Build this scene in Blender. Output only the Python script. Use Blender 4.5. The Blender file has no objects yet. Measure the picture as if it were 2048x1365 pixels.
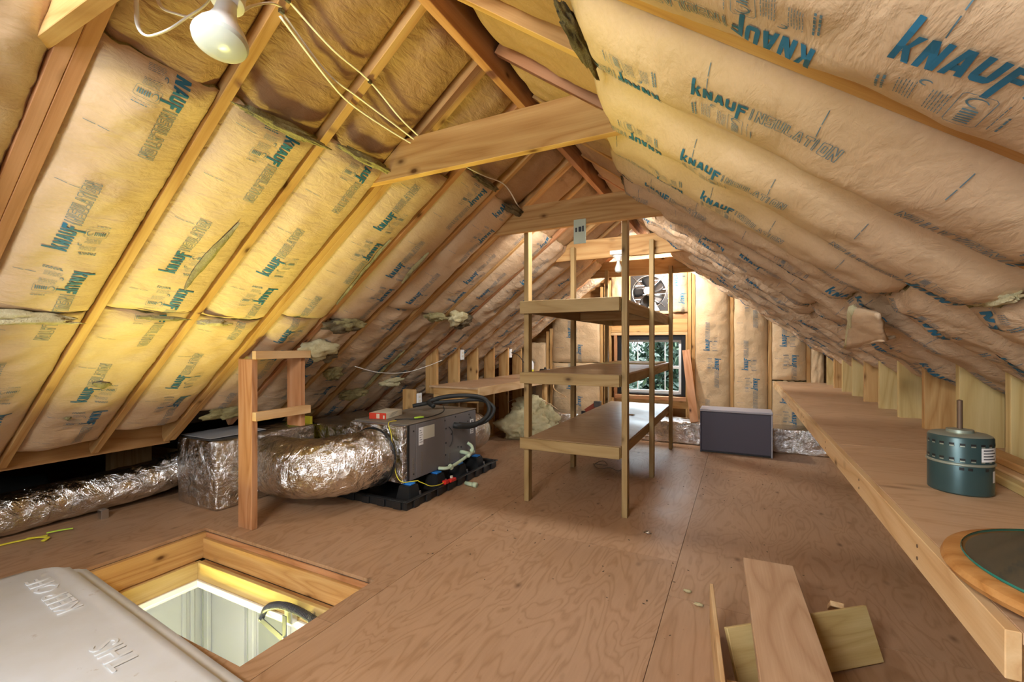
import bpy, bmesh, math, random
from mathutils import Vector, Matrix, noise
random.seed(7)
SC = bpy.context.scene
C = SC.collection

# ------------------------------------------------------------------ camera
CAMH = 1.17
cd = bpy.data.cameras.new('camera'); cam = bpy.data.objects.new('camera', cd); C.objects.link(cam)
cd.sensor_width = 36.0; cd.lens = 900.0 / 2048.0 * 36.0; cd.shift_y = 7.5 / 2048.0
cd.clip_start = 0.02; cd.clip_end = 200
cam.location = (0, 0, CAMH); cam.rotation_euler = (math.pi / 2, 0, math.radians(26.87))
SC.camera = cam
# ------------------------------------------------------------------ world, lights, exposure
W = bpy.data.worlds.new('sky'); SC.world = W; W.use_nodes = True
bg = W.node_tree.nodes['Background']; bg.inputs[0].default_value = (0.86, 0.93, 1.0, 1); bg.inputs[1].default_value = 15.0
SC.view_settings.view_transform = 'Standard'; SC.view_settings.look = 'None'
SC.view_settings.gamma = 1.0; SC.view_settings.use_curve_mapping = False; SC.view_settings.exposure = -0.04

def area(name, loc, target, sx, sy, power, color, spread=math.pi, portal=False):
    l = bpy.data.lights.new(name, 'AREA'); l.shape = 'RECTANGLE'; l.size = sx; l.size_y = sy
    l.energy = power; l.color = color; l.spread = spread
    o = bpy.data.objects.new(name, l); C.objects.link(o); o.location = loc
    o.rotation_euler = (Vector(target) - Vector(loc)).to_track_quat('-Z', 'Y').to_euler()
    if portal: l.cycles.is_portal = True
    return o
area('window_portal_back', (-1.04, 6.2, 0.92), (-1.04, 0, 0.92), 0.86, 0.78, 1, (1, 1, 1), portal=True)
area('added_window_portal', (-1.0, -1.62, 1.35), (-1.0, 6, 1.35), 1.3, 1.1, 1, (1, 1, 1), portal=True)  # portal of the front gable window, which is added for light
# added fill light, unseen under the ridge behind the camera
area('added_rear_fill', (-0.9, -0.9, 2.15), (-0.8, 1.6, 1.0), 1.2, 0.35, 85, (0.98, 0.98, 1.0))
# added point light hidden behind the last collar tie, in place of window daylight
gl = bpy.data.lights.new('added_gable_fill', 'POINT'); gl.energy = 90; gl.shadow_soft_size = .05; gl.color = (0.95, 0.97, 1.0)
go = bpy.data.objects.new('added_gable_fill', gl); C.objects.link(go); go.location = (-.95, 5.47, 2.09)
# added fill light, hidden on the far side of the second collar tie
area('added_middle_fill', (-1.0, 3.12, 2.11), (-1.05, 4.4, 0), 0.6, 0.1, 26, (0.97, 0.97, 0.98))
# ceiling light of the hall below and its uplight through the hatch
area('hall_light', (-2.0, 0.7, -0.36), (-3.2, 1.8, -2.0), 0.5, 0.4, 26, (0.90, 0.96, 1.0))
area('hall_uplight', (-2.88, 1.32, -1.25), (-2.35, 1.34, 0), 0.4, 0.6, 37, (1.0, 0.92, 0.22), spread=math.radians(85))
sl = bpy.data.lights.new('sun', 'SUN'); sl.energy = 12.0; sl.angle = math.radians(1.5); sl.color = (1, 0.95, 0.87)
so = bpy.data.objects.new('sun', sl); C.objects.link(so); so.location = (-2, 12, 8)
so.rotation_euler = Vector((0.10, -0.36, -0.93)).to_track_quat('-Z', 'Y').to_euler()

# ------------------------------------------------------------------ node helpers and materials
MAT = {}
class NT:
    def __init__(s, name):
        m = bpy.data.materials.new(name); m.use_nodes = True; s.m = m; s.t = m.node_tree
        s.b = s.t.nodes['Principled BSDF']; MAT[name] = m
    def n(s, typ, **k):
        nd = s.t.nodes.new(typ)
        for a, v in k.items():
            if a.startswith('i_'):
                nd.inputs[a[2:].replace('_', ' ')].default_value = v
            else: setattr(nd, a, v)
        return nd
    def l(s, a, b): s.t.links.new(a, b)
    def coords(s, scale=(1, 1, 1), rnd=True, src='Object'):
        tc = s.n('ShaderNodeTexCoord'); mp = s.n('ShaderNodeMapping'); mp.inputs['Scale'].default_value = scale
        o = tc.outputs[src]
        if rnd:
            oi = s.n('ShaderNodeObjectInfo'); mu = s.n('ShaderNodeMath', operation='MULTIPLY'); mu.inputs[1].default_value = 31.7
            s.l(oi.outputs['Random'], mu.inputs[0])
            ad = s.n('ShaderNodeVectorMath', operation='ADD'); s.l(o, ad.inputs[0]); s.l(mu.outputs[0], ad.inputs[1]); o = ad.outputs[0]
        s.l(o, mp.inputs['Vector']); return mp.outputs[0]
    def ramp(s, fac, stops, interp='LINEAR'):
        r = s.n('ShaderNodeValToRGB'); e = r.color_ramp.elements; r.color_ramp.interpolation = interp
        e[0].position, e[0].color = stops[0][0], (*stops[0][1], 1)
        e[1].position, e[1].color = stops[-1][0], (*stops[-1][1], 1)
        for p, c in stops[1:-1]:
            x = e.new(p); x.color = (*c, 1)
        s.l(fac, r.inputs[0]); return r.outputs[0]
    def mix(s, fac, a, b, mode='MIX'):
        m = s.n('ShaderNodeMixRGB', blend_type=mode)
        for i, v in enumerate((fac, a, b)):
            if hasattr(v, 'is_linked') or hasattr(v, 'links'): s.l(v, m.inputs[i])
            else: m.inputs[i].default_value = v if i == 0 else (*v, 1)
        return m.outputs[0]
    def noise(s, vec, scale, detail=4, rough=.55, dist=0.0):
        x = s.n('ShaderNodeTexNoise'); x.inputs['Scale'].default_value = scale; x.inputs['Detail'].default_value = detail
        x.inputs['Roughness'].default_value = rough; x.inputs['Distortion'].default_value = dist
        s.l(vec, x.inputs['Vector']); return x.outputs['Fac']
    def bump(s, h, strength, dist, prev=None):
        b = s.n('ShaderNodeBump'); b.inputs['Strength'].default_value = strength; b.inputs['Distance'].default_value = dist
        s.l(h, b.inputs['Height'])
        if prev: s.l(prev, b.inputs['Normal'])
        return b.outputs[0]
    def done(s, col=None, rough=.6, metal=0.0, nrm=None, spec=.4):
        if col is not None:
            if isinstance(col, tuple): s.b.inputs['Base Color'].default_value = (*col, 1)
            else: s.l(col, s.b.inputs['Base Color'])
        if isinstance(rough, float): s.b.inputs['Roughness'].default_value = rough
        else: s.l(rough, s.b.inputs['Roughness'])
        s.b.inputs['Metallic'].default_value = metal; s.b.inputs['Specular IOR Level'].default_value = spec
        if nrm: s.l(nrm, s.b.inputs['Normal'])
        return s.m

def plain(name, col, rough=.5, metal=0.0, spec=.4): return NT(name).done(tuple(col), float(rough), metal, None, spec)

def lumber_mat(name, light, mid, dark, rings=9.0, knots=True):
    t = NT(name); v = t.coords((1, 1, 1))
    mp = t.n('ShaderNodeMapping'); mp.inputs['Scale'].default_value = (0.7, 6.0, 6.0); t.l(v, mp.inputs[0])
    nn = t.noise(mp.outputs[0], 1.0, 1.5, .5, .35)
    mu = t.n('ShaderNodeMath', operation='MULTIPLY'); mu.inputs[1].default_value = 16.0; t.l(nn, mu.inputs[0])
    pp = t.n('ShaderNodeMath', operation='PINGPONG'); pp.inputs[1].default_value = 1.0; t.l(mu.outputs[0], pp.inputs[0])
    mid2 = tuple((x + y) / 2 for x, y in zip(mid, dark))
    c = t.ramp(pp.outputs[0], [(0.0, mid2), (.25, mid), (1.0, light)])
    mp2 = t.n('ShaderNodeMapping'); mp2.inputs['Scale'].default_value = (6, 160, 160); t.l(v, mp2.inputs[0])
    f = t.noise(mp2.outputs[0], 1.0, 3)
    c = t.mix(.22, c, t.ramp(f, [(.3, dark), (.7, light)]), 'MIX')
    big = t.noise(v, 2.2, 2); c = t.mix(.22, c, t.ramp(big, [(.3, mid), (.7, light)]), 'MULTIPLY')
    if knots:
        vo = t.n('ShaderNodeTexVoronoi'); vo.inputs['Scale'].default_value = 1.0
        mp3 = t.n('ShaderNodeMapping'); mp3.inputs['Scale'].default_value = (4.2, 7.5, 7.5); t.l(v, mp3.inputs[0]); t.l(mp3.outputs[0], vo.inputs['Vector'])
        k = t.ramp(vo.outputs['Distance'], [(.05, (1, 1, 1)), (.11, (.35, .35, .35)), (.2, (0, 0, 0))])
        c = t.mix(k, c, (dark[0] * .3, dark[1] * .25, dark[2] * .2))
    return t.done(c, .62, nrm=t.bump(f, .12, .002), spec=.25)

lumber_mat('pine', (.64, .42, .18), (.54, .32, .12), (.36, .17, .045))
lumber_mat('pine_pale', (.74, .54, .30), (.66, .44, .22), (.50, .29, .12))
lumber_mat('pine_dark', (.46, .27, .11), (.38, .20, .07), (.24, .105, .03))
lumber_mat('pine_green', (.66, .52, .25), (.58, .43, .18), (.43, .29, .10), knots=False)
lumber_mat('pine_red', (.60, .34, .18), (.50, .25, .11), (.33, .14, .05))
lumber_mat('pine_rough', (.66, .46, .29), (.58, .385, .23), (.44, .26, .14), knots=False)
lumber_mat('pine_olive', (.46, .33, .15), (.39, .265, .11), (.27, .165, .06))
lumber_mat('oak', (.56, .30, .10), (.46, .22, .06), (.30, .12, .03), knots=False)

def plywood(name, light, mid, dark, gloss=.5):
    t = NT(name); v = t.coords((1, 1, 1))
    n0 = t.noise(v, 1.6, 3, .5, .6)
    mp = t.n('ShaderNodeMapping'); mp.inputs['Scale'].default_value = (3.8, 1.05, 1); t.l(v, mp.inputs[0])
    nn = t.noise(mp.outputs[0], 1.3, 2.5, .5, 1.1)
    mu = t.n('ShaderNodeMath', operation='MULTIPLY'); mu.inputs[1].default_value = 20.0; t.l(nn, mu.inputs[0])
    sn = t.n('ShaderNodeMath', operation='PINGPONG'); sn.inputs[1].default_value = 1.0; t.l(mu.outputs[0], sn.inputs[0])
    md = tuple((x + y) / 2 for x, y in zip(mid, dark)); c = t.ramp(sn.outputs[0], [(0, md), (.22, mid), (.5, light), (1, light)])
    c = t.mix(.30, c, t.ramp(n0, [(.25, mid), (.75, light)]))
    mp2 = t.n('ShaderNodeMapping'); mp2.inputs['Scale'].default_value = (110, 7, 30); t.l(v, mp2.inputs[0])
    f = t.noise(mp2.outputs[0], 1.0, 3); c = t.mix(.14, c, t.ramp(f, [(.35, dark), (.65, light)]))
    # knots, scuffs and dirt specks
    vo = t.n('ShaderNodeTexVoronoi'); vo.inputs['Scale'].default_value = 3.4; t.l(mp.outputs[0], vo.inputs['Vector'])
    mpk = t.n('ShaderNodeMapping'); mpk.inputs['Scale'].default_value = (3.6, 2.0, 1); t.l(v, mpk.inputs[0])
    vk = t.n('ShaderNodeTexVoronoi'); vk.inputs['Scale'].default_value = 1.6; t.l(mpk.outputs[0], vk.inputs['Vector'])
    k = t.ramp(vk.outputs['Distance'], [(.02, (.8, .8, .8)), (.07, (.35, .35, .35)), (.12, (0, 0, 0))])
    c = t.mix(k, c, (dark[0] * .45, dark[1] * .4, dark[2] * .35))
    sp = t.noise(v, 55, 2); s2 = t.ramp(sp, [(.72, (0, 0, 0)), (.78, (.5, .5, .5))])
    c = t.mix(s2, c, (dark[0] * .5, dark[1] * .45, dark[2] * .4))
    st = t.noise(v, .9, 4, .6); c = t.mix(.5, c, t.ramp(st, [(.3, (.66, .62, .6)), (.65, (1, 1, 1))]), 'MULTIPLY')
    r = t.ramp(n0, [(.3, (gloss - .08,) * 3), (.7, (gloss + .12,) * 3)])
    return t.done(c, r, nrm=t.bump(sn.outputs[0], .10, .002), spec=.35)
plywood('floor_ply', (.46, .285, .165), (.40, .235, .125), (.27, .14, .065), .42)
plywood('shelf_ply', (.60, .40, .235), (.54, .34, .185), (.42, .24, .12), .5)
plywood('rack_ply', (.50, .34, .19), (.44, .28, .145), (.33, .19, .085), .42)

def paper(name, a, b, amp=1.0, spots=False):
    t = NT(name); v = t.coords((1, 1, 1))
    n1 = t.noise(v, 3.0, 4, .6); c = t.ramp(n1, [(.25, b), (.75, a)])
    n3 = t.noise(v, 90, 2); c = t.mix(.10, c, t.ramp(n3, [(.3, (.5, .4, .3)), (.7, (1, 1, 1))]), 'MULTIPLY')
    if spots:
        n4 = t.noise(v, 2.4, 6, .7); c = t.mix(t.ramp(n4, [(.58, (0, 0, 0)), (.75, (.75, .75, .75))]), c, (b[0] * .45, b[1] * .38, b[2] * .32))
    mp = t.n('ShaderNodeMapping'); mp.inputs['Scale'].default_value = (24, 9, 24); t.l(v, mp.inputs[0])
    n2 = t.noise(mp.outputs[0], 1.0, 5, .58, .35)
    mp5 = t.n('ShaderNodeMapping'); mp5.inputs['Scale'].default_value = (5, 8, 5); t.l(v, mp5.inputs[0])
    n5 = t.n('ShaderNodeTexNoise'); n5.noise_type = 'RIDGED_MULTIFRACTAL'; n5.inputs['Scale'].default_value = 1.2; n5.inputs['Detail'].default_value = 3; t.l(mp5.outputs[0], n5.inputs['Vector'])
    nb = t.bump(n5.outputs['Fac'], .05 * amp, .012); nb = t.bump(n2, .55 * amp, .014, nb)
    return t.done(c, .56, nrm=nb, spec=.28)
paper('kraft', (.60, .435, .275), (.54, .375, .225), 1.0)
paper('kraft_crinkled', (.60, .44, .29), (.54, .38, .235), 2.0)
paper('kraft_wall', (.63, .46, .27), (.54, .375, .20), 1.0)
paper('kraft_plain', (.42, .265, .14), (.32, .185, .09), 1.5, True)

def fiber(name, a, b, dk):
    t = NT(name); v = t.coords((1, 1, 1)); n1 = t.noise(v, 9, 6, .7); c = t.ramp(n1, [(.25, dk), (.5, b), (.75, a)])
    n2 = t.noise(v, 70, 5, .8); return t.done(c, .95, nrm=t.bump(n2, .9, .02), spec=.05)
fiber('fiber_yellow', (.88, .80, .52), (.80, .70, .40), (.55, .44, .20))
fiber('fiber_dull', (.56, .50, .26), (.42, .36, .17), (.15, .12, .05))
fiber('fiber_dark', (.33, .27, .16), (.2, .155, .09), (.05, .04, .025))

def foil(name, base, rough, scl):
    t = NT(name); v = t.coords((1, 1, 1)); n1 = t.noise(v, 7 * scl, 5, .65, .8)
    n5 = t.n('ShaderNodeTexNoise'); n5.noise_type = 'RIDGED_MULTIFRACTAL'; n5.inputs['Scale'].default_value = 5 * scl; n5.inputs['Detail'].default_value = 4; t.l(v, n5.inputs['Vector'])
    w = t.n('ShaderNodeTexWave', bands_direction='DIAGONAL'); w.inputs['Scale'].default_value = 42; w.inputs['Distortion'].default_value = .6; t.l(v, w.inputs['Vector'])
    n7 = t.noise(v, 45 * scl, 3, .6); nb = t.bump(w.outputs['Fac'], .12, .004); nb = t.bump(n7, .12, .008, nb); nb = t.bump(n5.outputs['Fac'], .65, .03, nb); nb = t.bump(n1, .9, .035, nb)
    c = t.ramp(n1, [(.3, tuple(x * .8 for x in base)), (.7, base)])
    return t.done(c, rough, 1.0, nb)
foil('foil', (.88, .86, .82), .13, 1.7)
foil('foil_wrap', (.84, .82, .79), .15, 1.9)
plain('ink', (.018, .135, .235), .65); plain('ink_pale', (.10, .19, .24), .7)
plain('white_paint', (.80, .80, .80), .55); plain('white_plastic', (.82, .82, .80), .35)
plain('cable_white', (.80, .76, .68), .42); plain('black_plastic', (.018, .018, .018), .38)
plain('black_rubber', (.022, .022, .020), .55); plain('cabinet_grey', (.20, .185, .18), .42, 0.2)
plain('cabinet_top', (.20, .165, .12), .6); plain('label_white', (.78, .77, .74), .5); plain('label_cream', (.60, .58, .46), .5)
plain('pvc', (.55, .66, .45), .35); plain('red_card', (.62, .05, .02), .5); plain('cream_card', (.72, .66, .50), .6)
plain('red_plastic', (.75, .03, .02), .4); plain('yellow_plastic', (.80, .70, .05), .5); plain('lime_plastic', (.55, .85, .08), .5)
plain('blue_plastic', (.03, .25, .75), .5); plain('steel', (.62, .62, .62), .32, 1.0); plain('dark_steel', (.16, .155, .15), .38, 1.0)
plain('arm_grey', (.09, .10, .12), .45, .3); plain('rust', (.17, .11, .07), .6, .6); plain('motor_green', (.045, .085, .085), .34, .35); plain('motor_cap', (.38, .42, .34), .4, .6)
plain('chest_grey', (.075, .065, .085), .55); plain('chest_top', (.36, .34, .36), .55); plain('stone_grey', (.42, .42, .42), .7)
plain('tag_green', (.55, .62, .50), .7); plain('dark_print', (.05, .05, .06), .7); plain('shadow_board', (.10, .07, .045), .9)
plain('black_frame', (.012, .012, .013), .4); plain('hall_wall', (.80, .80, .80), .6); plain('hall_grey', (.50, .52, .48), .6)
plain('louver', (.26, .20, .16), .6, .1); plain('red_tool', (.30, .06, .03), .5)
plain('bark', (.14, .10, .07), .9); plain('leaf_dark', (.016, .034, .018), .45); plain('leaf_pale', (.07, .10, .05), .45); plain('soil', (.22, .2, .16), .9)
t = NT('foam'); v = t.coords((1, 1, 1)); n1 = t.noise(v, 2.5, 5, .6)
c = t.ramp(n1, [(.3, (.60, .60, .57)), (.7, (.70, .73, .77))]); n4 = t.noise(v, 14, 4, .7)
c = t.mix(t.ramp(n4, [(.66, (0, 0, 0)), (.76, (.6, .6, .6))]), c, (.33, .25, .16)); n2 = t.noise(v, 40, 4)
t.done(c, .35, nrm=t.bump(n2, .12, .003), spec=.5)
t = NT('milk_glass'); t.done((.58, .62, .56), .22, spec=.5); t.b.inputs['Subsurface Weight'].default_value = .25; t.b.inputs['Subsurface Radius'].default_value = (.02, .02, .02)
def thin_glass(name, tint, gl):
    t = NT(name); tr = t.n('ShaderNodeBsdfTransparent'); tr.inputs[0].default_value = (*tint, 1); g = t.n('ShaderNodeBsdfGlossy'); g.inputs['Roughness'].default_value = .03
    mx = t.n('ShaderNodeMixShader'); fr = t.n('ShaderNodeLayerWeight'); fr.inputs[0].default_value = .18; pw = t.n('ShaderNodeMath', operation='POWER'); pw.inputs[1].default_value = 2.2; t.l(fr.outputs['Facing'], pw.inputs[0])
    t.l(pw.outputs[0], mx.inputs[0]); t.l(tr.outputs[0], mx.inputs[1]); t.l(g.outputs[0], mx.inputs[2])
    t.l(mx.outputs[0], t.t.nodes['Material Output'].inputs[0])
thin_glass('glass', (.93, .97, .98), .05); thin_glass('glass_top', (.86, .88, .86), .1)
plain('glass_edge', (.02, .16, .12), .2)

# ------------------------------------------------------------------ object helpers
def link(name, me, mat, parent=None, M=None, label=None):
    o = bpy.data.objects.new(name, me); C.objects.link(o)
    if mat:
        for mm in (mat if isinstance(mat, (list, tuple)) else [mat]):
            if len(me.materials) < (len(mat) if isinstance(mat, (list, tuple)) else 1): me.materials.append(MAT[mm])
    if M is None: M = Matrix()
    if parent is not None:
        o.parent = parent; o.matrix_basis = WM[parent.name].inverted() @ M
    else: o.matrix_basis = M
    WM[o.name] = M.copy()
    if label: o['label'] = label
    return o
WM = {}
def thing(name, label, cat, loc=(0, 0, 0), group=None):
    o = bpy.data.objects.new(name, None); C.objects.link(o); o.empty_display_size = .05
    M = Matrix.Translation(loc); o.matrix_basis = M; WM[o.name] = M
    return tag(o, label, cat, group)
def tag(o, label, cat, group=None):
    o['label'] = label; o['category'] = cat
    if group: o['group'] = group
    return o
def struct(o, label=None):
    o['kind'] = 'structure'
    if label: o['label'] = label
    return o
def mesh(verts, faces, smooth=False, name='mesh', mi=None):
    me = bpy.data.meshes.new(name); me.from_pydata([tuple(v) for v in verts], [], faces); me.update()
    if smooth: me.polygons.foreach_set('use_smooth', [True] * len(me.polygons))
    if mi: me.polygons.foreach_set('material_index', mi)
    return me
def bm_mesh(bm, smooth=False, name='mesh'):
    bmesh.ops.recalc_face_normals(bm, faces=bm.faces)
    me = bpy.data.meshes.new(name); bm.to_mesh(me); bm.free()
    if smooth: me.polygons.foreach_set('use_smooth', [True] * len(me.polygons))
    return me
def box_mesh(lx, ly, lz, bev=.002, seg=1):
    bm = bmesh.new(); bmesh.ops.create_cube(bm, size=1); bmesh.ops.scale(bm, vec=(lx, ly, lz), verts=bm.verts)
    if bev > 0: bmesh.ops.bevel(bm, geom=bm.edges[:], offset=min(bev, .45 * min(lx, ly, lz)), segments=seg, affect='EDGES', profile=.5)
    return bm_mesh(bm, seg > 1)
def axes_M(o, ex, ey, ez):
    M = Matrix.Identity(4)
    for i, e in enumerate((ex, ey, ez)):
        for r in range(3): M[r][i] = e[r]
    for r in range(3): M[r][3] = o[r]
    return M
def box(name, x0, x1, y0, y1, z0, z1, mat, parent=None, bev=.002, seg=1, rotz=0.0, long=None, label=None):
    d = [abs(x1 - x0), abs(y1 - y0), abs(z1 - z0)]; c = Vector(((x0 + x1) / 2, (y0 + y1) / 2, (z0 + z1) / 2))
    a = d.index(max(d)) if long is None else long
    order = {0: (0, 1, 2), 1: (1, 2, 0), 2: (2, 0, 1)}[a]; E3 = [Vector((1, 0, 0)), Vector((0, 1, 0)), Vector((0, 0, 1))]
    M = axes_M((0, 0, 0), *[E3[i] for i in order]); M = Matrix.Translation(c) @ Matrix.Rotation(rotz, 4, 'Z') @ M
    return link(name, box_mesh(*[d[i] for i in order], bev, seg), mat, parent, M, label)
def beam(name, p0, p1, w, h, mat, parent=None, up=(0, 0, 1), bev=.002, label=None):
    p0, p1 = Vector(p0), Vector(p1); ex = (p1 - p0); L = ex.length; ex.normalize(); u = Vector(up)
    ey = u.cross(ex).normalized(); ez = ex.cross(ey)
    return link(name, box_mesh(L, w, h, bev), mat, parent, axes_M((p0 + p1) / 2, ex, ey, ez), label)
def prism(name, poly, y0, y1, mat, parent=None, bev=.0015, vert=False):
    """poly in XZ, extruded along Y; local origin at the first corner"""
    ox, oz = poly[0]; n = len(poly); bm = bmesh.new()
    a = [bm.verts.new((x - ox, 0, z - oz)) for x, z in poly]; b = [bm.verts.new((x - ox, y1 - y0, z - oz)) for x, z in poly]
    bm.faces.new(a); bm.faces.new(b[::-1])
    for i in range(n): bm.faces.new((a[i], a[(i + 1) % n], b[(i + 1) % n], b[i]))
    if bev: bmesh.ops.bevel(bm, geom=bm.edges[:], offset=bev, segments=1, affect='EDGES')
    Mr = Matrix()
    if vert:
        Mr = axes_M((0, 0, 0), Vector((0, 0, 1)), Vector((1, 0, 0)), Vector((0, 1, 0))); bmesh.ops.transform(bm, matrix=Mr.inverted(), verts=bm.verts)
    return link(name, bm_mesh(bm), mat, parent, Matrix.Translation((ox, y0, oz)) @ Mr)
def spline(pts, n=8):
    pts = [Vector(p) for p in pts]; out = []
    for i in range(len(pts) - 1):
        p0 = pts[max(i - 1, 0)]; p1 = pts[i]; p2 = pts[i + 1]; p3 = pts[min(i + 2, len(pts) - 1)]
        for k in range(n):
            t = k / n; out.append(.5 * ((2 * p1) + (-p0 + p2) * t + (2 * p0 - 5 * p1 + 4 * p2 - p3) * t * t + (-p0 + 3 * p1 - 3 * p2 + p3) * t ** 3))
    out.append(pts[-1]); return out
def tube_data(path, r, n=10, rf=None, flat=1.0, caps=True):
    V, Fs = [], []; path = [Vector(p) for p in path]; up = None
    for i, p in enumerate(path):
        tn = (path[min(i + 1, len(path) - 1)] - path[max(i - 1, 0)]).normalized()
        if up is None:
            up = Vector((0, 0, 1)) if abs(tn.z) < .9 else Vector((1, 0, 0))
        s = tn.cross(up).normalized(); up = s.cross(tn).normalized()
        for k in range(n):
            a = 2 * math.pi * k / n; rr = r if rf is None else rf(i, a, p)
            V.append(p + s * (rr * math.cos(a)) + up * (rr * flat * math.sin(a)))
    for i in range(len(path) - 1):
        for k in range(n):
            Fs.append((i * n + k, i * n + (k + 1) % n, (i + 1) * n + (k + 1) % n, (i + 1) * n + k))
    if caps:
        Fs.append(tuple(range(n))[::-1]); Fs.append(tuple(range((len(path) - 1) * n, len(path) * n)))
    return V, Fs
def tube(name, pts, r, mat, parent=None, n=8, sub=6, flat=1.0, rf=None, label=None):
    V, Fs = tube_data(spline(pts, sub) if sub > 1 else pts, r, n, rf, flat)
    o0 = Vector(pts[0]); V = [v - o0 for v in V]
    me = mesh(V, Fs, True); bm = bmesh.new(); bm.from_mesh(me); bmesh.ops.recalc_face_normals(bm, faces=bm.faces); bm.to_mesh(me); bm.free()
    return link(name, me, mat, parent, Matrix.Translation(o0), label)
def lathe(name, prof, mat, parent, M, n=40, smooth=True, label=None, caps=True):
    V, Fs = [], []
    for r, z in prof:
        for k in range(n):
            a = 2 * math.pi * k / n; V.append((r * math.cos(a), r * math.sin(a), z))
    for i in range(len(prof) - 1):
        for k in range(n): Fs.append((i * n + k, i * n + (k + 1) % n, (i + 1) * n + (k + 1) % n, (i + 1) * n + k))
    if caps and prof[0][0] > 1e-4: Fs.append(tuple(range(n))[::-1])
    if caps and prof[-1][0] > 1e-4: Fs.append(tuple(range((len(prof) - 1) * n, len(prof) * n)))
    me = mesh(V, Fs, smooth); bm = bmesh.new(); bm.from_mesh(me); bmesh.ops.remove_doubles(bm, verts=bm.verts, dist=1e-5); bmesh.ops.recalc_face_normals(bm, faces=bm.faces)
    for e in bm.edges:
        if len(e.link_faces) == 2 and e.calc_face_angle() > .6: e.smooth = False
    bm.to_mesh(me); bm.free(); return link(name, me, mat, parent, M, label)
def blob(name, c, rx, ry, rz, mat, parent=None, seed=0, amp=.35, fr=3.0, sub=4, rotz=0, flatz=None):
    bm = bmesh.new(); bmesh.ops.create_icosphere(bm, subdivisions=sub, radius=1)
    for v in bm.verts:
        q = v.co * fr + Vector((seed * 3.1, seed, 0)); d = noise.fractal(q, 1.0, 2.0, 4) * amp + noise.noise(v.co * 11 + Vector((seed, 0, 0))) * amp * .28
        v.co = v.co * (1 + d); v.co = Vector((v.co.x * rx, v.co.y * ry, v.co.z * rz))
        if flatz is not None and v.co.z < flatz: v.co.z = flatz + (v.co.z - flatz) * .05
    return link(name, bm_mesh(bm, True), mat, parent, Matrix.Translation(c) @ Matrix.Rotation(rotz, 4, 'Z'))

# ------------------------------------------------------------------ roof geometry constants
RX, RZ = -1.0, 2.49            # ridge line of the rafters' lower faces
Y0, PB = .55, .4064            # first rafter in view, spacing
YB = 6.05                      # back gable stud face
def yk(k): return Y0 + PB * k
ESL, ENL = Vector((-.8, 0, -.6)), Vector((.6, 0, -.8))
ESR, ENR = Vector((.8, 0, -.6)), Vector((-.6, 0, -.8))
K0, K1 = -5, 13

# ---------------------------------------------------------------- lettering prototypes (flat, in metres)
def slant(p, s=.13): return (p[0] + p[1] * s, p[1])
KN = {'K': [[(0, 0), (.34, 0), (.34, 1.5), (0, 1.5)], [(.34, .36), (.60, 1.0), (1.0, 1.0), (.58, .50), (.34, .36)][:4], [(.34, .62), (.58, .62), (1.02, 0), (.66, 0), (.34, .5)]],
      'N': [[(0, 0), (.33, 0), (.33, 1), (0, 1)], [(.68, 0), (1.0, 0), (1.0, 1), (.68, 1)], [(.0, 1), (.36, 1), (1.0, 0), (.62, 0)]],
      'A': [[(0, 0), (.33, 0), (.54, .8), (.52, 1), (.30, 1)], [(.70, 0), (1.04, 0), (.74, 1), (.5, 1), (.48, .8)], [(.25, .17), (.8, .17), (.74, .40), (.31, .40)]],
      'U': [[(0, .22), (.33, .22), (.33, 1), (0, 1)], [(.67, .22), (1, .22), (1, 1), (.67, 1)], [(0, .24), (.06, .08), (.22, 0), (.78, 0), (.94, .08), (1, .24)]],
      'F': [[(0, -.48), (.34, -.48), (.34, 1), (0, 1)], [(.34, .75), (.98, .75), (.98, 1), (.34, 1)], [(.34, .33), (.82, .33), (.82, .56), (.34, .56)]]}
def cut(polys, step=.012):
    bm = bmesh.new()
    for p in polys:
        try: bm.faces.new([bm.verts.new((x, y, 0)) for x, y in p])
        except Exception: pass
    bmesh.ops.triangulate(bm, faces=bm.faces[:])
    xs = [v.co.x for v in bm.verts]; ys = [v.co.y for v in bm.verts]
    x = min(xs) + step
    while x < max(xs):
        bmesh.ops.bisect_plane(bm, geom=bm.verts[:] + bm.edges[:] + bm.faces[:], plane_co=(x, 0, 0), plane_no=(1, 0, 0)); x += step
    y = min(ys) + step * 2
    while y < max(ys):
        bmesh.ops.bisect_plane(bm, geom=bm.verts[:] + bm.edges[:] + bm.faces[:], plane_co=(0, y, 0), plane_no=(0, 1, 0)); y += step * 2
    bm.verts.index_update(); V = [(v.co.x, v.co.y) for v in bm.verts]; Fs = []
    for f in bm.faces:
        f.normal_update(); q = [v.index for v in f.verts]; Fs.append(tuple(q if f.normal.z > 0 else q[::-1]))
    bm.free(); return V, Fs
XH, LW = .047, .0245
def knauf_proto():
    P = []; x = 0
    for ch in 'KNAUF':
        for poly in KN[ch]: P.append([slant((x + a * LW, b * XH)) for a, b in poly])
        x += LW + .0045
    return cut(P)
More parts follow.
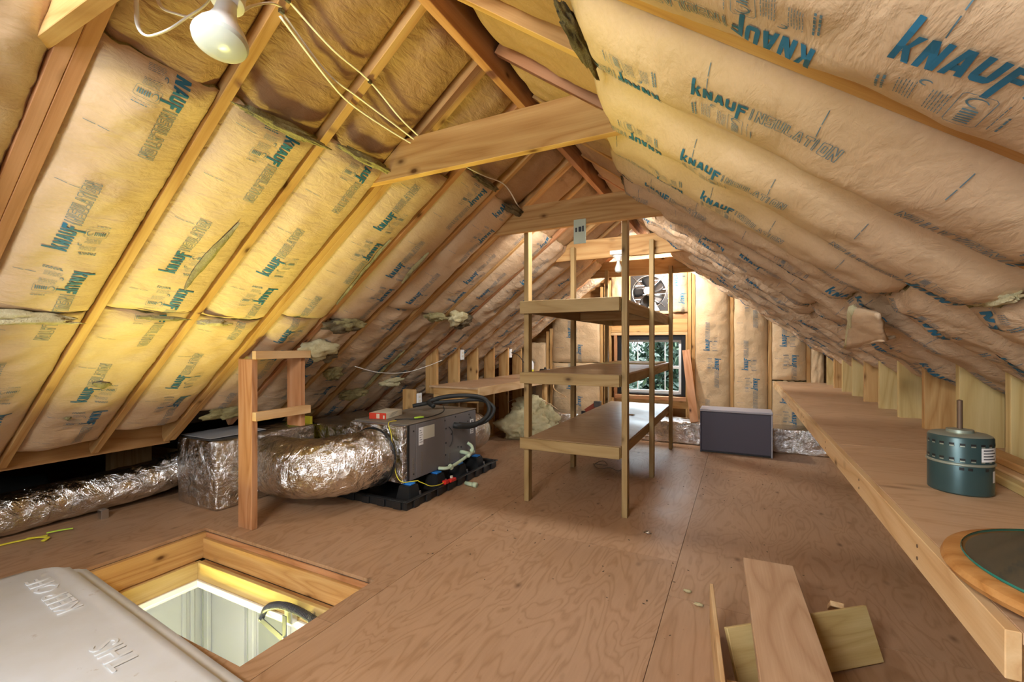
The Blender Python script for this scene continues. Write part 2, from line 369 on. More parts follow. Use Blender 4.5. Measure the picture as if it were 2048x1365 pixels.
OUT = {'I': (.45, [[(0, 0), (.42, 0), (.42, 1), (0, 1)]]),
       'N': (1, [[(0, 0), (.3, 0), (.3, .55), (.7, 0), (1, 0), (1, 1), (.7, 1), (.7, .45), (.3, 1), (0, 1)]]),
       'S': (1, [[(0, .05), (.08, 0), (.92, 0), (1, .06), (1, .54), (.92, .6), (.34, .6), (.34, .78), (1, .78), (1, .95), (.9, 1), (.1, 1), (0, .95), (0, .46), (.1, .4), (.66, .4), (.66, .22), (0, .22)]]),
       'U': (1, [[(0, .08), (.1, 0), (.9, 0), (1, .08), (1, 1), (.68, 1), (.68, .24), (.32, .24), (.32, 1), (0, 1)]]),
       'L': (.9, [[(0, 0), (1, 0), (1, .24), (.36, .24), (.36, 1), (0, 1)]]),
       'A': (1, [[(0, 0), (.3, 0), (.36, .24), (.64, .24), (.7, 0), (1, 0), (.7, 1), (.3, 1)], [(.42, .44), (.58, .44), (.5, .8)]]),
       'T': (.95, [[(.34, 0), (.66, 0), (.66, .76), (1, .76), (1, 1), (0, 1), (0, .76), (.34, .76)]]),
       'O': (1, [[(0, .08), (.1, 0), (.9, 0), (1, .08), (1, .92), (.9, 1), (.1, 1), (0, .92)], [(.33, .24), (.67, .24), (.67, .76), (.33, .76)]])}
def stroke(V, Fs, p, q, w, step=.02):
    p = Vector(p); q = Vector(q); d = q - p; L = d.length
    if L < 1e-6: return
    n = max(1, int(L / step + .5)); d /= L; nn = Vector((-d.y, d.x)) * w / 2; b = len(V)
    for i in range(n + 1):
        c = p + d * (L * i / n); V.append(tuple(c + nn)); V.append(tuple(c - nn))
    for i in range(n): Fs.append((b + 2 * i, b + 2 * i + 1, b + 2 * i + 3, b + 2 * i + 2))
def insul_proto():
    V, Fs = [], []; x = 0; w = .0182
    for ch in 'INSULATION':
        wd, polys = OUT[ch]
        for poly in polys:
            pts = [Vector(slant((x + a * w * wd, b * XH))) for a, b in poly]
            for i in range(len(pts)): stroke(V, Fs, pts[i], pts[(i + 1) % len(pts)], .0018)
        x += w * wd + .0045
    return V, Fs
def small_proto():
    """fine print under the lettering: bold two line note, text blocks, leaf mark and rounded logo box"""
    V, Fs = [], []; rr = random.Random(3)
    def block(a0, n, b0, b1, w, pitch):
        for i in range(n):
            y = b0
            while y < b1 - .004:
                ln = rr.uniform(.005, .012); e = min(b1, y + ln); stroke(V, Fs, (a0 + i * pitch, y), (a0 + i * pitch, e), w); y = e + .0022
    block(.002, 2, -.085, -.03, .0036, .0075)
    block(.026, 6, -.075, -.025, .0011, .0042)
    block(.068, 6, -.08, -.03, .0011, .0042)
    for (cx, cy, r0) in ((.056, -.022, .007), (.118, -.035, .012)):
        for j in range(9):
            a = .4 + j * .5; a2 = a + .5
            stroke(V, Fs, (cx + r0 * math.cos(a), cy + r0 * .7 * math.sin(a)), (cx + r0 * math.cos(a2), cy + r0 * .7 * math.sin(a2)), .003 * (1.2 - abs(j - 4) / 6))
    bx = [(.100, -.088), (.132, -.088), (.136, -.084), (.136, -.024), (.132, -.02), (.100, -.02), (.097, -.024), (.097, -.084)]
    for i in range(8): stroke(V, Fs, bx[i], bx[(i + 1) % 8], .001)
    for j in range(6): stroke(V, Fs, (.108, -.05 - j * .006), (.126, -.05 - j * .006), .0032)
    block(.148, 1, -.085, -.02, .0011, .004); block(.158, 1, -.085, -.04, .0026, .004)
    return V, Fs
KP, IP, SP = knauf_proto(), insul_proto(), small_proto()

# ---------------------------------------------------------------- insulation batts
def batt(parent, O, es, et, en, w, s0, s1, edge, bulge, seed, mat='kraft', ov=0.0, joints=(), cap=.07, wr=1.0, capmat='fiber_dull', step=.02, phase=None, tears=(), slump=0.0):
    O, es, et, en = Vector(O), Vector(es), Vector(et), Vector(en); n_t = 16
    def surf(s, t):
        x = min(max(t, 0), 1); pr = max(0.0, 1 - abs(2 * x - 1) ** 2.6) ** .75
        fe = min(1, (s - s0) / .09 + .45, (s1 - s) / .09 + .45)
        h = edge + bulge * pr * fe
        h += (noise.noise(Vector((s * 2.3, t * 1.5, seed * 7.3))) * .016) * pr
        h += slump * pr * max(0, (s - s0) / (s1 - s0) - .3)
        h += noise.noise(Vector((s * 9, t * 4 + s * 2, seed * 3.7))) * .008 * wr * (.35 + .65 * pr)
        h += abs(noise.noise(Vector((s * 17 + t * 5, t * 5, seed * 1.9)))) * .006 * wr * (1 - .6 * pr)
        tt = t + (noise.noise(Vector((s * 4, seed, 2.2 if t < .5 else 5.1))) * .018 if (t < .12 or t > .88) else 0)
        return O + es * s + et * (tt * w) + en * h
    ns = max(6, int((s1 - s0) / step)); V, Fs, mi = [], [], []
    jr = random.Random(seed)
    je = [(jr.uniform(-.006, .006), jr.uniform(-.006, .006)) for _ in range(n_t + 1)]
    for i in range(ns + 1):
        for j in range(n_t + 1):
            t = -ov + (1 + 2 * ov) * j / n_t; s = s0 + (s1 - s0) * i / ns
            if i == 0: s += je[j][0]
            if i == ns: s += je[j][1]
            V.append(surf(s, t))
    R = n_t + 1
    for i in range(ns):
        for j in range(n_t): Fs.append((i * R + j, i * R + j + 1, (i + 1) * R + j + 1, (i + 1) * R + j)); mi.append(0)
    # edges: paper sides, fibre ends
    loop = [j for j in range(R)] + [i * R + n_t for i in range(1, ns + 1)] + [ns * R + j for j in range(n_t - 1, -1, -1)] + [i * R for i in range(ns - 1, 0, -1)]
    kinds = [1] * n_t + [0] * ns + [1] * n_t + [0] * ns; b = len(V)
    for v in loop: V.append(V[v] - en * (cap + jr.uniform(-.01, .01)))
    for q in range(len(loop)):
        q2 = (q + 1) % len(loop); Fs.append((loop[q], b + q, b + q2, loop[q2])); mi.append(kinds[q])
    c0 = O + es * s0; V = [v - c0 for v in V]
    me = mesh(V, Fs, True, mi=mi); bm = bmesh.new(); bm.from_mesh(me); bmesh.ops.recalc_face_normals(bm, faces=bm.faces)
    fc = bm.faces[:][ns * n_t // 2]; fc.normal_update()
    if fc.normal.dot(en) < 0: bmesh.ops.reverse_faces(bm, faces=bm.faces)
    bm.to_mesh(me); bm.free()
    o = link('insulation_batt', me, [mat, capmat], parent, Matrix.Translation(c0))
    # printing: both rows read away from a joint, each upright to its own side
    for mname, protos in (('ink', 'K'), ('ink_pale', 'IS')):
        PV, PF = [], []
        for sj in joints:
            for dr in (1, -1):
                rd = es * dr; up = en.cross(rd); upt = up.dot(et)
                tb = .5 - upt * -.075 if False else .5 + upt * .07
                for ch in protos:
                    P = {'K': KP, 'I': IP, 'S': SP}[ch]; off = 5 * (LW + .0045) + .004 if ch == 'I' else 0
                    ids = []
                    ok = []
                    for (a, bb) in P[0]:
                        s = sj + dr * (.045 + a + off); t = tb + upt * bb / w
                        ok.append(s0 + .004 < s < s1 - .004); p = surf(s, t); ids.append(len(PV)); PV.append(p + en * .0022 - c0)
                    for f in P[1]:
                        if all(ok[q] for q in f): PF.append(tuple(ids[q] for q in f))
            if mname == 'ink_pale':
                for ds in (-.36, .09, .34):
                    for tt in (.1, .2):
                        s = sj + ds
                        if s0 + .02 < s < s1 - .02:
                            q = len(PV)
                            for kk in range(4):
                                for e in (-.0009, .0009): PV.append(surf(s + e, tt + .085 * kk / 3) + en * .0022 - c0)
                            for kk in range(3): PF.append((q + 2 * kk, q + 2 * kk + 1, q + 2 * kk + 3, q + 2 * kk + 2))
        if PF: link('printed_lettering' if mname == 'ink' else 'fine_print', mesh(PV, PF), mname, o, Matrix.Translation(c0))
    for (sa, ta, sb, tb, wd) in tears:       # long open slits with fibre showing
        V2, F2 = [], []; N = 18
        for i in range(N + 1):
            f = i / N; s = sa + (sb - sa) * f; tc = ta + (tb - ta) * f; hw = wd * math.sin(math.pi * f) ** .7 * (1 + .35 * noise.noise(Vector((f * 6, seed, 0))))
            for e in (-1, -.33, .33, 1): V2.append(surf(s, tc + e * hw) + en * (.004 + (.012 if abs(e) < .5 else 0) + .006 * noise.noise(Vector((f * 20, e * 3, seed)))) - c0)
        for i in range(N):
            for j in range(3): F2.append((i * 4 + j, i * 4 + j + 1, (i + 1) * 4 + j + 1, (i + 1) * 4 + j))
        link('torn_gap', mesh(V2, F2, True), 'fiber_dull', o, Matrix.Translation(c0))
    return o, surf

# ------------------------------------------------------------------ floor
HX0, HX1, HY0, HY1 = -3.05, -1.62, 1.01, 1.68
def rect_minus(x0, x1, y0, y1):
    if x1 <= HX0 or x0 >= HX1 or y1 <= HY0 or y0 >= HY1: return [(x0, x1, y0, y1)]
    out = []
    if y0 < HY0: out.append((x0, x1, y0, HY0))
    if y1 > HY1: out.append((x0, x1, HY1, y1))
    a, b = max(y0, HY0), min(y1, HY1)
    if x0 < HX0: out.append((x0, HX0, a, b))
    if x1 > HX1: out.append((HX1, x1, a, b))
    return out
def multi_box(rects, z0, z1):
    V, Fs = [], []
    for (x0, x1, y0, y1) in rects:
        b = len(V); V += [(x0, y0, z0), (x1, y0, z0), (x1, y1, z0), (x0, y1, z0), (x0, y0, z1), (x1, y0, z1), (x1, y1, z1), (x0, y1, z1)]
        Fs += [tuple(b + i for i in f) for f in ((0, 3, 2, 1), (4, 5, 6, 7), (0, 1, 5, 4), (1, 2, 6, 5), (2, 3, 7, 6), (3, 0, 4, 7))]
    return mesh(V, Fs)
FX0, FX1, FY0, FY1 = -6.1, 2.2, -1.7, 6.3
floor = struct(link('floor', multi_box(rect_minus(FX0, FX1, FY0, FY1), -.26, -.019), 'shadow_board'), 'worn plywood attic floor')
cols = [(-6.1, -5.18), (-5.18, -3.96), (-3.96, -2.74), (-2.74, -1.52), (-1.52, -.30), (-.30, .92), (.92, 2.2)]
for ci, (a, b) in enumerate(cols):
    y = {0: .13, 1: 1.345, 2: .13, 3: 1.345, 4: 1.345 - 1.22, 5: 2.2, 6: .98}[ci]
    while y > FY0: y -= 2.44
    while y < FY1:
        y2 = y + 2.44; ya, yb = max(y, FY0), min(y2, FY1)
        if yb - ya > .05:
            o0 = Vector(((a + b) / 2, (ya + yb) / 2, 0)); rs = rect_minus(a + .0012, b - .0012, ya + .0012, yb - .0012)
            rs = [(r[0] - o0.x, r[1] - o0.x, r[2] - o0.y, r[3] - o0.y) for r in rs]
            link('plywood_sheet', multi_box(rs, -.018, 0.0), 'floor_ply', floor, Matrix.Translation(o0))
        y = y2

# ------------------------------------------------------------------ roof halves
Llen = 4.9 * 1.0
def roof_plane(name, es, en, s1):
    th = .016; a = Vector((RX, FY0, RZ)) - en * .19; V = []
    for (s, y, h) in ((-.155, 0, 0), (s1, 0, 0), (s1, FY1 - FY0, 0), (-.155, FY1 - FY0, 0)):
        for hh in (0, th): V.append(a + es * s + Vector((0, y, 0)) - en * hh)
    return struct(link(name, mesh(V, [(0, 2, 4, 6), (7, 5, 3, 1), (0, 1, 3, 2), (2, 3, 5, 4), (4, 5, 7, 6), (6, 7, 1, 0)]), 'shadow_board'))
ceil_l = roof_plane('ceiling_left', ESL, ENL, 3.5); ceil_l['label'] = 'left roof slope of rafters and paper faced insulation'
ceil_r = roof_plane('ceiling_right', ESR, ENR, 3.9); ceil_r['label'] = 'right roof slope of rafters and paper faced insulation'
for k in range(K0, K1 + 1):
    for side, es, en, par, L in ((0, ESL, ENL, ceil_l, 3.36 if k < 4 else (3.26 if k < 6 else 4.0)), (1, ESR, ENR, ceil_r, 3.2)):
        dbl = (side == 0 and k % 3 == 0)
        yy = yk(k) + (.0 if not dbl else .0)
        for dy in ((0, .039) if dbl else (0,)):
            p = Vector((RX, yy + dy, RZ)) - en * .092
            beam('rafter', p + es * .03, p + es * L, .038, .184, 'pine' if (k + side) % 4 else 'pine_red', par, up=-en)
box('ridge_board', RX - .019, RX + .019, FY0 + .02, YB + .1, RZ - .10, RZ + .2, 'pine_red', ceil_l)
struct(box('trim_1', -3.75, -3.71, FY0, 1.80, .455, .60, 'pine_dark'), 'dark eave header below the left slope')

# ------------------------------------------------------------------ batts of the left slope
top_l = {0: .75, 1: .75, 2: .72, 3: .62, 4: .51, 5: .56, 6: .6, 7: .62, 8: .62, 9: .6, 10: .6, 11: .6, 12: .6, -1: .3}
brk_l = {-1: None, 0: 1.97, 1: 1.93, 2: 1.95, 3: 1.9, 4: 1.92, 5: 1.72, 6: 1.75, 7: 1.7, 8: None, 9: None, 10: None, 11: None, 12: None}
joint_l = {-1: .95, 0: 1.63, 1: 1.68, 2: 1.60, 3: 1.12, 4: 1.45, 5: .72, 6: 1.36, 7: 1.5, 8: 1.2, 9: 1.45, 10: 1.1, 11: 1.3, 12: 1.5}
bot_l = {-1: 3.2, 0: 3.28, 1: 3.22, 2: 3.12, 3: 3.0, 4: 3.2, 5: 3.2}
ET = Vector((0, 1, 0))
tears_l = {1: [(1.25, .70, 1.72, .62, .06)], 3: [(1.12, .80, 1.72, .86, .055)], 4: [(1.12, .72, 1.42, .70, .07)], 6: [(2.25, .75, 3.0, .70, .09)]}
for k in range(-5, 13):
    edge = -.022; bul = .052 if k < 8 else .06; O = Vector((RX, yk(k) + .02 + (.038 if k % 3 == 0 else 0), RZ)); w = PB - .04 - (.038 if k % 3 == 0 else 0)
    tp = top_l.get(k, .7); br = brk_l.get(k); bt = bot_l.get(k, 3.85); j0 = joint_l.get(k, 1.6)
    # plain brown batt next to the ridge, set back above the faced one
    batt(ceil_l, O, ESL, ET, ENL, w, .06, tp + .06, -.05, .045, 100 + k, 'kraft_plain', cap=.05, wr=2.0 if k == 0 else 1.3)
    js = [j0 + .95 * i for i in range(-1, 3)]
    if br:
        batt(ceil_l, O, ESL, ET, ENL, w, tp, br, edge, bul, 200 + k, joints=js, tears=tears_l.get(k, ()), wr=1.4 if k == 0 else 1.0)
        batt(ceil_l, O, ESL, ET, ENL, w, br + .008, bt, edge - .006, bul - .008, 300 + k, joints=[j + .12 for j in js], tears=tears_l.get(k, ()) if k == 6 else ([(2.50, .42, 2.56, .50, .11), (2.83, .3, 2.85, .32, .05)] if k == 1 else ()), wr=1.8 if k < 4 else 2.8, mat='kraft' if k < 4 else 'kraft_crinkled')
    else:
        batt(ceil_l, O, ESL, ET, ENL, w, tp, bt, edge, bul, 200 + k, joints=js, wr=2.8, mat='kraft' if k < 6 else 'kraft_crinkled')
def tuft(name, par, k, side, s, t, r, mat, seed, fx=1.6, fz=.5):
    es, en = (ESL, ENL) if side == 0 else (ESR, ENR)
    c = Vector((RX, yk(k), RZ)) + es * s + Vector((0, t * PB, 0)) + en * .035
    o = blob('loose_fiber', (0, 0, 0), r, r * fx, r * fz, mat, par, seed, .45, 1.9, 4)
    M = Matrix.Translation(c) @ axes_M((0, 0, 0), es, Vector((0, 1, 0)), es.cross(Vector((0, 1, 0)))); o.matrix_basis = WM[par.name].inverted() @ M
for (k, s, t, r, m, fx, fz) in ((0, 1.975, .35, .028, 'fiber_yellow', 6.0, .9), (-1, 1.96, .5, .03, 'fiber_yellow', 6.0, .8), (2, 1.955, .2, .02, 'fiber_yellow', 4.0, .8), (1, 1.935, .6, .012, 'fiber_dull', 9, .8),
                               (4, 1.93, .35, .06, 'fiber_dark', 2.4, .7), (4, 1.90, .45, .05, 'fiber_dull', 2.4, .8), (4, 2.20, .30, .075, 'fiber_yellow', 1.9, .9), (4, 2.28, .62, .05, 'fiber_dark', 1.5, .9),
                               (6, 1.74, .55, .05, 'fiber_dull', 2.5, .8), (7, 1.73, .35, .075, 'fiber_yellow', 1.5, .8), (7, 1.77, .65, .075, 'fiber_dark', 1.6, .8), (5, 2.55, .2, .06, 'fiber_dull', 1.2, .8),
                               (3, 2.98, .6, .06, 'fiber_dull', 2.6, .7), (6, 2.95, .5, .07, 'fiber_dull', 2.2, .6), (7, 2.8, .5, .06, 'fiber_yellow', 2.4, .6),
                               (1, .745, .5, .022, 'fiber_dull', 7.5, .9), (2, .715, .5, .02, 'fiber_dull', 7.5, .9), (4, .505, .5, .018, 'fiber_dark', 8, .9), (5, .56, .7, .03, 'fiber_dark', 5, .9)):
    tuft('t', ceil_l, k, 0, s, t, r, m, k * 3.3 + s, fx, fz)

# ------------------------------------------------------------------ batts of the right slope
top_r = {-1: .9, 0: .85, 1: .80, 2: .74, 3: .62, 4: .55, 5: .5, 6: .42, 7: .4, 8: .36, 9: .36, 10: .4, 11: .4, 12: .42}
joint_r = {-1: 1.5, 0: 1.46, 1: 1.11, 2: 1.05, 3: 1.08, 4: .72, 5: 1.25, 6: .95, 7: 1.3, 8: .8, 9: 1.2, 10: 1.0, 11: .9, 12: 1.25}
brk_r = {1: 1.93, 2: 1.98, 3: 1.86, 4: 1.80, 6: 1.75, 7: 1.8}
for k in range(-5, 13):
    O = Vector((RX, yk(k) + .02, RZ)); w = PB - .04; tp = top_r.get(k, .8); j0 = joint_r.get(k, 1.4); br = brk_r.get(k)
    near = k <= 0
    edge = -.016 if k <= 1 else .006; bul = .066 if k in (0, 1) else (.045 if near else .062); ov = 0.0 if k <= 1 else .062
    batt(ceil_r, O, ESR, ET, ENR, w, .06, tp + .06, -.05 if k < 3 else -.03, .04, 500 + k, 'kraft_plain', cap=.05, wr=1.2)
    js = [j0 + .95 * i for i in range(-1, 3)]
    if br:
        batt(ceil_r, O, ESR, ET, ENR, w, tp, br, edge, bul, 600 + k, joints=js, ov=ov, wr=1.3 if k < 4 else 2.6, mat='kraft' if k < 4 else 'kraft_crinkled')
        batt(ceil_r, O, ESR, ET, ENR, w, br + .006, 2.75, edge - .004, bul - .006, 700 + k, joints=[j + .1 for j in js], ov=ov, wr=2.6, mat='kraft' if k < 2 else 'kraft_crinkled')
    else:
        batt(ceil_r, O, ESR, ET, ENR, w, tp, 2.75, edge, bul, 600 + k, joints=js, ov=ov, wr=1.4 if k < 3 else 3.2, mat='kraft' if k < 4 else 'kraft_crinkled')
for (k, s, t, r, m, fx, fz) in ((2, 1.97, .35, .016, 'fiber_yellow', 7, 1.0), (1, 1.94, .5, .012, 'fiber_yellow', 8, 1.0), (1, .79, .5, .02, 'fiber_dark', 8, .9), (5, .5, .5, .02, 'fiber_dark', 6, .9), (7, .4, .5, .03, 'fiber_dark', 5, .9), (9, .36, .5, .03, 'fiber_dark', 5, .9)):
    tuft('t', ceil_r, k, 1, s, t, r, m, k * 2.3 + s, fx, fz)
# torn flap of facing hanging from the right slope
fl = thing('insulation_flap', 'torn kraft paper flap hanging down from the right roof slope', 'insulation', (.27, 2.5, 1.38))
def flap_part(name, pts, thick, mat):
    bm = bmesh.new(); a = [bm.verts.new(p) for p in pts]; f = bm.faces.new(a); bmesh.ops.subdivide_edges(bm, edges=bm.edges[:], cuts=5, use_grid_fill=True)
    n0 = Vector((pts[1][0] - pts[0][0], pts[1][1] - pts[0][1], pts[1][2] - pts[0][2])).cross(Vector(pts[2]) - Vector(pts[0])).normalized()
    for v in bm.verts: v.co += n0 * (.012 * noise.noise(v.co * 9)) + Vector((1, 1, 1)) * .004 * noise.noise(v.co * 30)
    r = bmesh.ops.extrude_face_region(bm, geom=bm.faces[:])
    for v in [g for g in r['geom'] if isinstance(g, bmesh.types.BMVert)]: v.co += n0 * thick
    c0 = Vector(pts[0])
    for v in bm.verts: v.co -= c0
    return link(name, bm_mesh(bm, True), mat, fl, Matrix.Translation(c0))

# ------------------------------------------------------------------ collar ties
def tie(y, label):
    zb, zt = 1.985, 2.169
    xl = lambda z: RX - (RZ + .028 - z) / .75; xr = lambda z: RX + (RZ - .02 - z) / .75
    o = prism('collar_tie', [(xl(zb), zb), (xr(zb), zb), (xr(zt), zt), (xl(zt), zt)], y, y + .038, 'pine'); tag(o, label, 'beam', 'collar ties between the roof slopes'); return o
for n, lab in enumerate(('collar tie beam overhead beside the hanging flood bulb', 'large yellowish collar tie beam nearest across the view with dark knots', 'collar tie beam with a pale green tag hanging below it',
                         'third collar tie beam farther back above the middle rack posts', 'farthest orange collar tie beam in front of the exhaust fan')):
    tie(.493 + 1.219 * n, lab)

# ------------------------------------------------------------------ right knee wall
wr_ = struct(box('wall_right', .985, 1.0, FY0, YB + .1, 0, 1.06, 'shadow_board', None, 0), 'right knee wall of bare studs')
k = -4
while .5 + .4064 * k < 6.0:
    y = .528 + .4064 * k
    if y > FY0: prism('stud', [(.83, .05), (.97, .05), (.97, .985), (.83, 1.09)], y, y + .038, 'pine_green' if k % 3 else 'pine', wr_, vert=True)
    k += 1
box('bottom_plate', .83, .97, FY0 + .02, YB, 0, .045, 'pine', wr_)
# long shelf
sh = thing('long_shelf', 'long plywood shelf running along the right knee wall', 'shelf', (.6, 3.5, .0))
for a, b in ((.93, 2.35), (2.352, 4.0), (4.002, 6.03)): box('shelf_board', .372, .985, a, b, .727, .745, 'shelf_ply', sh, .001, long=1)
fe_ = box('front_edge', .352, .3715, .93, 6.03, .672, .7455, 'pine_pale', sh, .0015)
box('end_board', .373, .825, .935, .953, .60, .7265, 'pine_dark', sh, .0015)
box('wall_cleat', .79, .828, 1.0, 6.0, .685, .7265, 'pine', sh)
for y in (1.30, 1.85, 2.5, 3.3, 4.2):
    for z in (.695, .722):
        lathe('screw', [(0, 0), (.004, 0), (.004, .001)], 'rust', fe_, Matrix.Translation((.3517, y, z)) @ Matrix.Rotation(-math.pi / 2, 4, 'Y'), 8)

# ------------------------------------------------------------------ left knee wall, low shelf
wl = struct(box('wall_left', -2.95, -2.81, 3.45, YB, 0, .04, 'pine'), 'left knee wall of bare studs')
for i, y in enumerate((3.81, 4.215, 4.617, 5.02, 5.42, 5.83)):
    prism('stud', [(-2.95, .04 if i else .66), (-2.81, .04 if i else .66), (-2.81, 1.215), (-2.95, 1.11)], y, y + .038, 'pine', wl, vert=True)
prism('stud', [(-2.95, .04), (-2.81, .04), (-2.81, .735), (-2.95, .735)], 3.45, 3.488, 'pine', wl, vert=True)
for y, z0, z1 in ((4.256, 1.0, 1.11), (5.46, 1.0, 1.10)):
    pass
def outlet(y, z, label):
    t = thing('wall_outlet', label, 'outlet', (-2.79, y, z))
    cp = box('cover_plate', -2.812, -2.80, y, y + .07, z, z + .115, 'white_plastic', t, .003); box('electrical_box', -2.87, -2.813, y + .005, y + .06, z + .01, z + .1, 'blue_plastic', t)
    for dz in (.028, .068): box('socket', -2.80, -2.798, y + .02, y + .05, z + dz, z + dz + .024, 'cream_card', cp, .001)
    return t
outlet(4.256, 1.0, 'white outlet on the left knee wall nearest the air handler'); _ol = outlet(5.461, .995, 'white outlet on the left knee wall with a black cord plugged in')
outlet(3.49, .58, 'white outlet on the short stud behind the air handler')
ls = thing('low_shelf', 'plywood shelf fixed to the left knee wall behind the air handler', 'shelf', (-2.5, 4.8, 0))
box('shelf_board', -2.85, -2.27, 3.74, 5.98, .733, .751, 'shelf_ply', ls, .001, long=1); box('front_edge', -2.269, -2.25, 3.74, 5.98, .665, .752, 'pine_pale', ls)
box('end_board', -2.80, -2.27, 3.745, 3.765, .60, .732, 'pine', ls); box('leg', -2.34, -2.302, 5.5, 5.59, 0, .732, 'pine', ls)
tube('power_cord', [(-2.795, 5.5, 1.06), (-2.70, 5.51, 1.03), (-2.60, 5.50, .92), (-2.52, 5.47, .80), (-2.45, 5.45, .758), (-2.4, 5.5, .757)], .005, 'black_rubber', _ol, 6)
bo = thing('spray_bottle', 'white plastic bottle standing on the left shelf near the gable', 'bottle', (-2.62, 5.75, .751))
bbd = lathe('bottle_body', [(.04, 0), (.045, .005), (.045, .15), (.035, .18), (.016, .205), (.016, .22)], 'white_plastic', bo, Matrix.Translation((-2.62, 5.75, .752)), 20)
lathe('label_band', [(.0455, .03), (.0455, .07)], 'yellow_plastic', bbd, Matrix.Translation((-2.62, 5.75, .752)), 20, caps=False); lathe('cap', [(.018, .215), (.018, .25), (.012, .255)], 'white_plastic', bo, Matrix.Translation((-2.62, 5.75, .752)), 16)
tl = thing('power_tool', 'black and grey hand tool lying on the left shelf', 'tool', (-2.42, 5.72, .751))
box('tool_base', -2.53, -2.33, 5.69, 5.75, .752, .775, 'black_plastic', tl, .004); lathe('motor_housing', [(.001, 0), (.03, 0), (.033, .01), (.033, .09), (.02, .1), (.001, .1)], 'dark_steel', tl, Matrix.Translation((-2.46, 5.72, .807)) @ Matrix.Rotation(math.pi / 2, 4, 'Y'), 18)
box('handle', -2.40, -2.375, 5.705, 5.735, .775, .86, 'black_plastic', tl, .006); lathe('wheel', [(.001, 0), (.04, 0), (.04, .02), (.001, .02)], 'stone_grey', tl, Matrix.Translation((-2.345, 5.72, .80)) @ Matrix.Rotation(math.pi / 2, 4, 'Y'), 18)

# ------------------------------------------------------------------ back gable wall
wb_parts = [(-6.1, -1.476, -.3, 3.0), (-.615, 2.2, -.3, 3.0), (-1.476, -.615, -.3, .512), (-1.476, -.615, 1.294, 1.60), (-1.476, -1.292, 1.60, 2.11), (-.829, -.615, 1.60, 2.11), (-1.476, -.615, 2.11, 3.0)]
V, Fs = [], []
for (x0, x1, z0, z1) in wb_parts:
    b = len(V); y0, y1 = YB + .141, YB + .16
    V += [(x0, y0, z0), (x1, y0, z0), (x1, y1, z0), (x0, y1, z0), (x0, y0, z1), (x1, y0, z1), (x1, y1, z1), (x0, y1, z1)]
    Fs += [tuple(b + i for i in f) for f in ((0, 3, 2, 1), (4, 5, 6, 7), (0, 1, 5, 4), (1, 2, 6, 5), (2, 3, 7, 6), (3, 0, 4, 7))]
wbk = struct(link('wall_back', mesh(V, Fs), 'pine_dark'), 'back gable wall of studs and paper faced insulation')
def ztop(x): return RZ - .75 * abs(x - RX) - .0
def bstud(x0, x1, z0, z1=None, mat='pine'):
    z1a = z1 if z1 else ztop((x0 + x1) / 2) - .01
    box('stud', x0, x1, YB, YB + .14, z0, z1a, mat, wbk)
for x0, x1 in ((-2.51, -2.472), (-2.455, -2.417), (-1.71, -1.672), (-1.655, -1.617), (-1.60, -1.562), (-.585, -.547), (-.54, -.502), (-.105, -.067), (.292, .33), (.672, .71), (-2.05 - .02, -2.012)):
    if (x0, x1) == (-2.07, -2.012): continue
    bstud(x0, x1, .045)
box('bottom_plate', -3.0, 1.0, YB, YB + .14, 0, .044, 'pine', wbk)
bstud(-1.52, -1.482, .045, 1.30, 'pine_red'); bstud(-.612, -.588, .045, 1.30)
box('header', -1.56, -.59, YB + .002, YB + .14, 1.335, 1.50, 'pine', wbk); box('header', -1.56, -.59, YB + .001, YB + .14, 1.296, 1.333, 'pine_pale', wbk)
box('header', -1.56, -.59, YB + .02, YB + .14, 1.502, 1.575, 'pine_red', wbk)
box('sill_board', -1.50, -.60, YB - .03, YB + .14, .455, .505, 'pine_red', wbk); box('sill_board', -1.56, -.545, YB, YB + .04, .36, .452, 'pine', wbk)
bstud(-1.33, -1.295, 1.58, 2.15); bstud(-.825, -.785, 1.58, 2.15); box('fan_ledge', -1.33, -.785, YB - .06, YB + .14, 1.565, 1.60, 'pine_pale', wbk)
EX = Vector((1, 0, 0)); DN = Vector((0, 0, -1)); BK = Vector((0, -1, 0))
def wbatt(x0, x1, zt, zb, seed, joints, bul=.05, wr=1.6): return batt(wbk, Vector((x0, YB, 2.5)), DN, EX, BK, x1 - x0, 2.5 - zt, 2.5 - zb, -.012, bul, seed, 'kraft_wall', joints=[2.5 - j for j in joints], cap=.06, wr=wr)
wbatt(-.502, -.105, 2.12, .05, 801, (1.05, .1), .06); wbatt(-.067, .292, 1.75, .05, 802, (.82, 1.77), .06); wbatt(.33, .672, 1.45, .76, 803, (1.10,), .055); wbatt(.33, .672, .75, .05, 808, (.45,), .055)
wbatt(.71, .84, 1.16, .05, 804, (), .03); wbatt(-.785, -.585, 2.1, 1.58, 805, (1.87,), .035, 2.2)
wbatt(-2.417, -1.71, 1.75, .92, 806, (1.22,), .05, 2.0); wbatt(-2.417, -1.71, .915, .05, 809, (.5,), .05, 2.4); wbatt(-2.95, -2.51, 1.2, .05, 807, (.75,), .05)
wbatt(-1.562, -1.33, 2.1, 1.58, 810, (), .035, 2.0); wbatt(-1.52, -.70, 2.35, 2.12, 811, (), .03, 2.0)

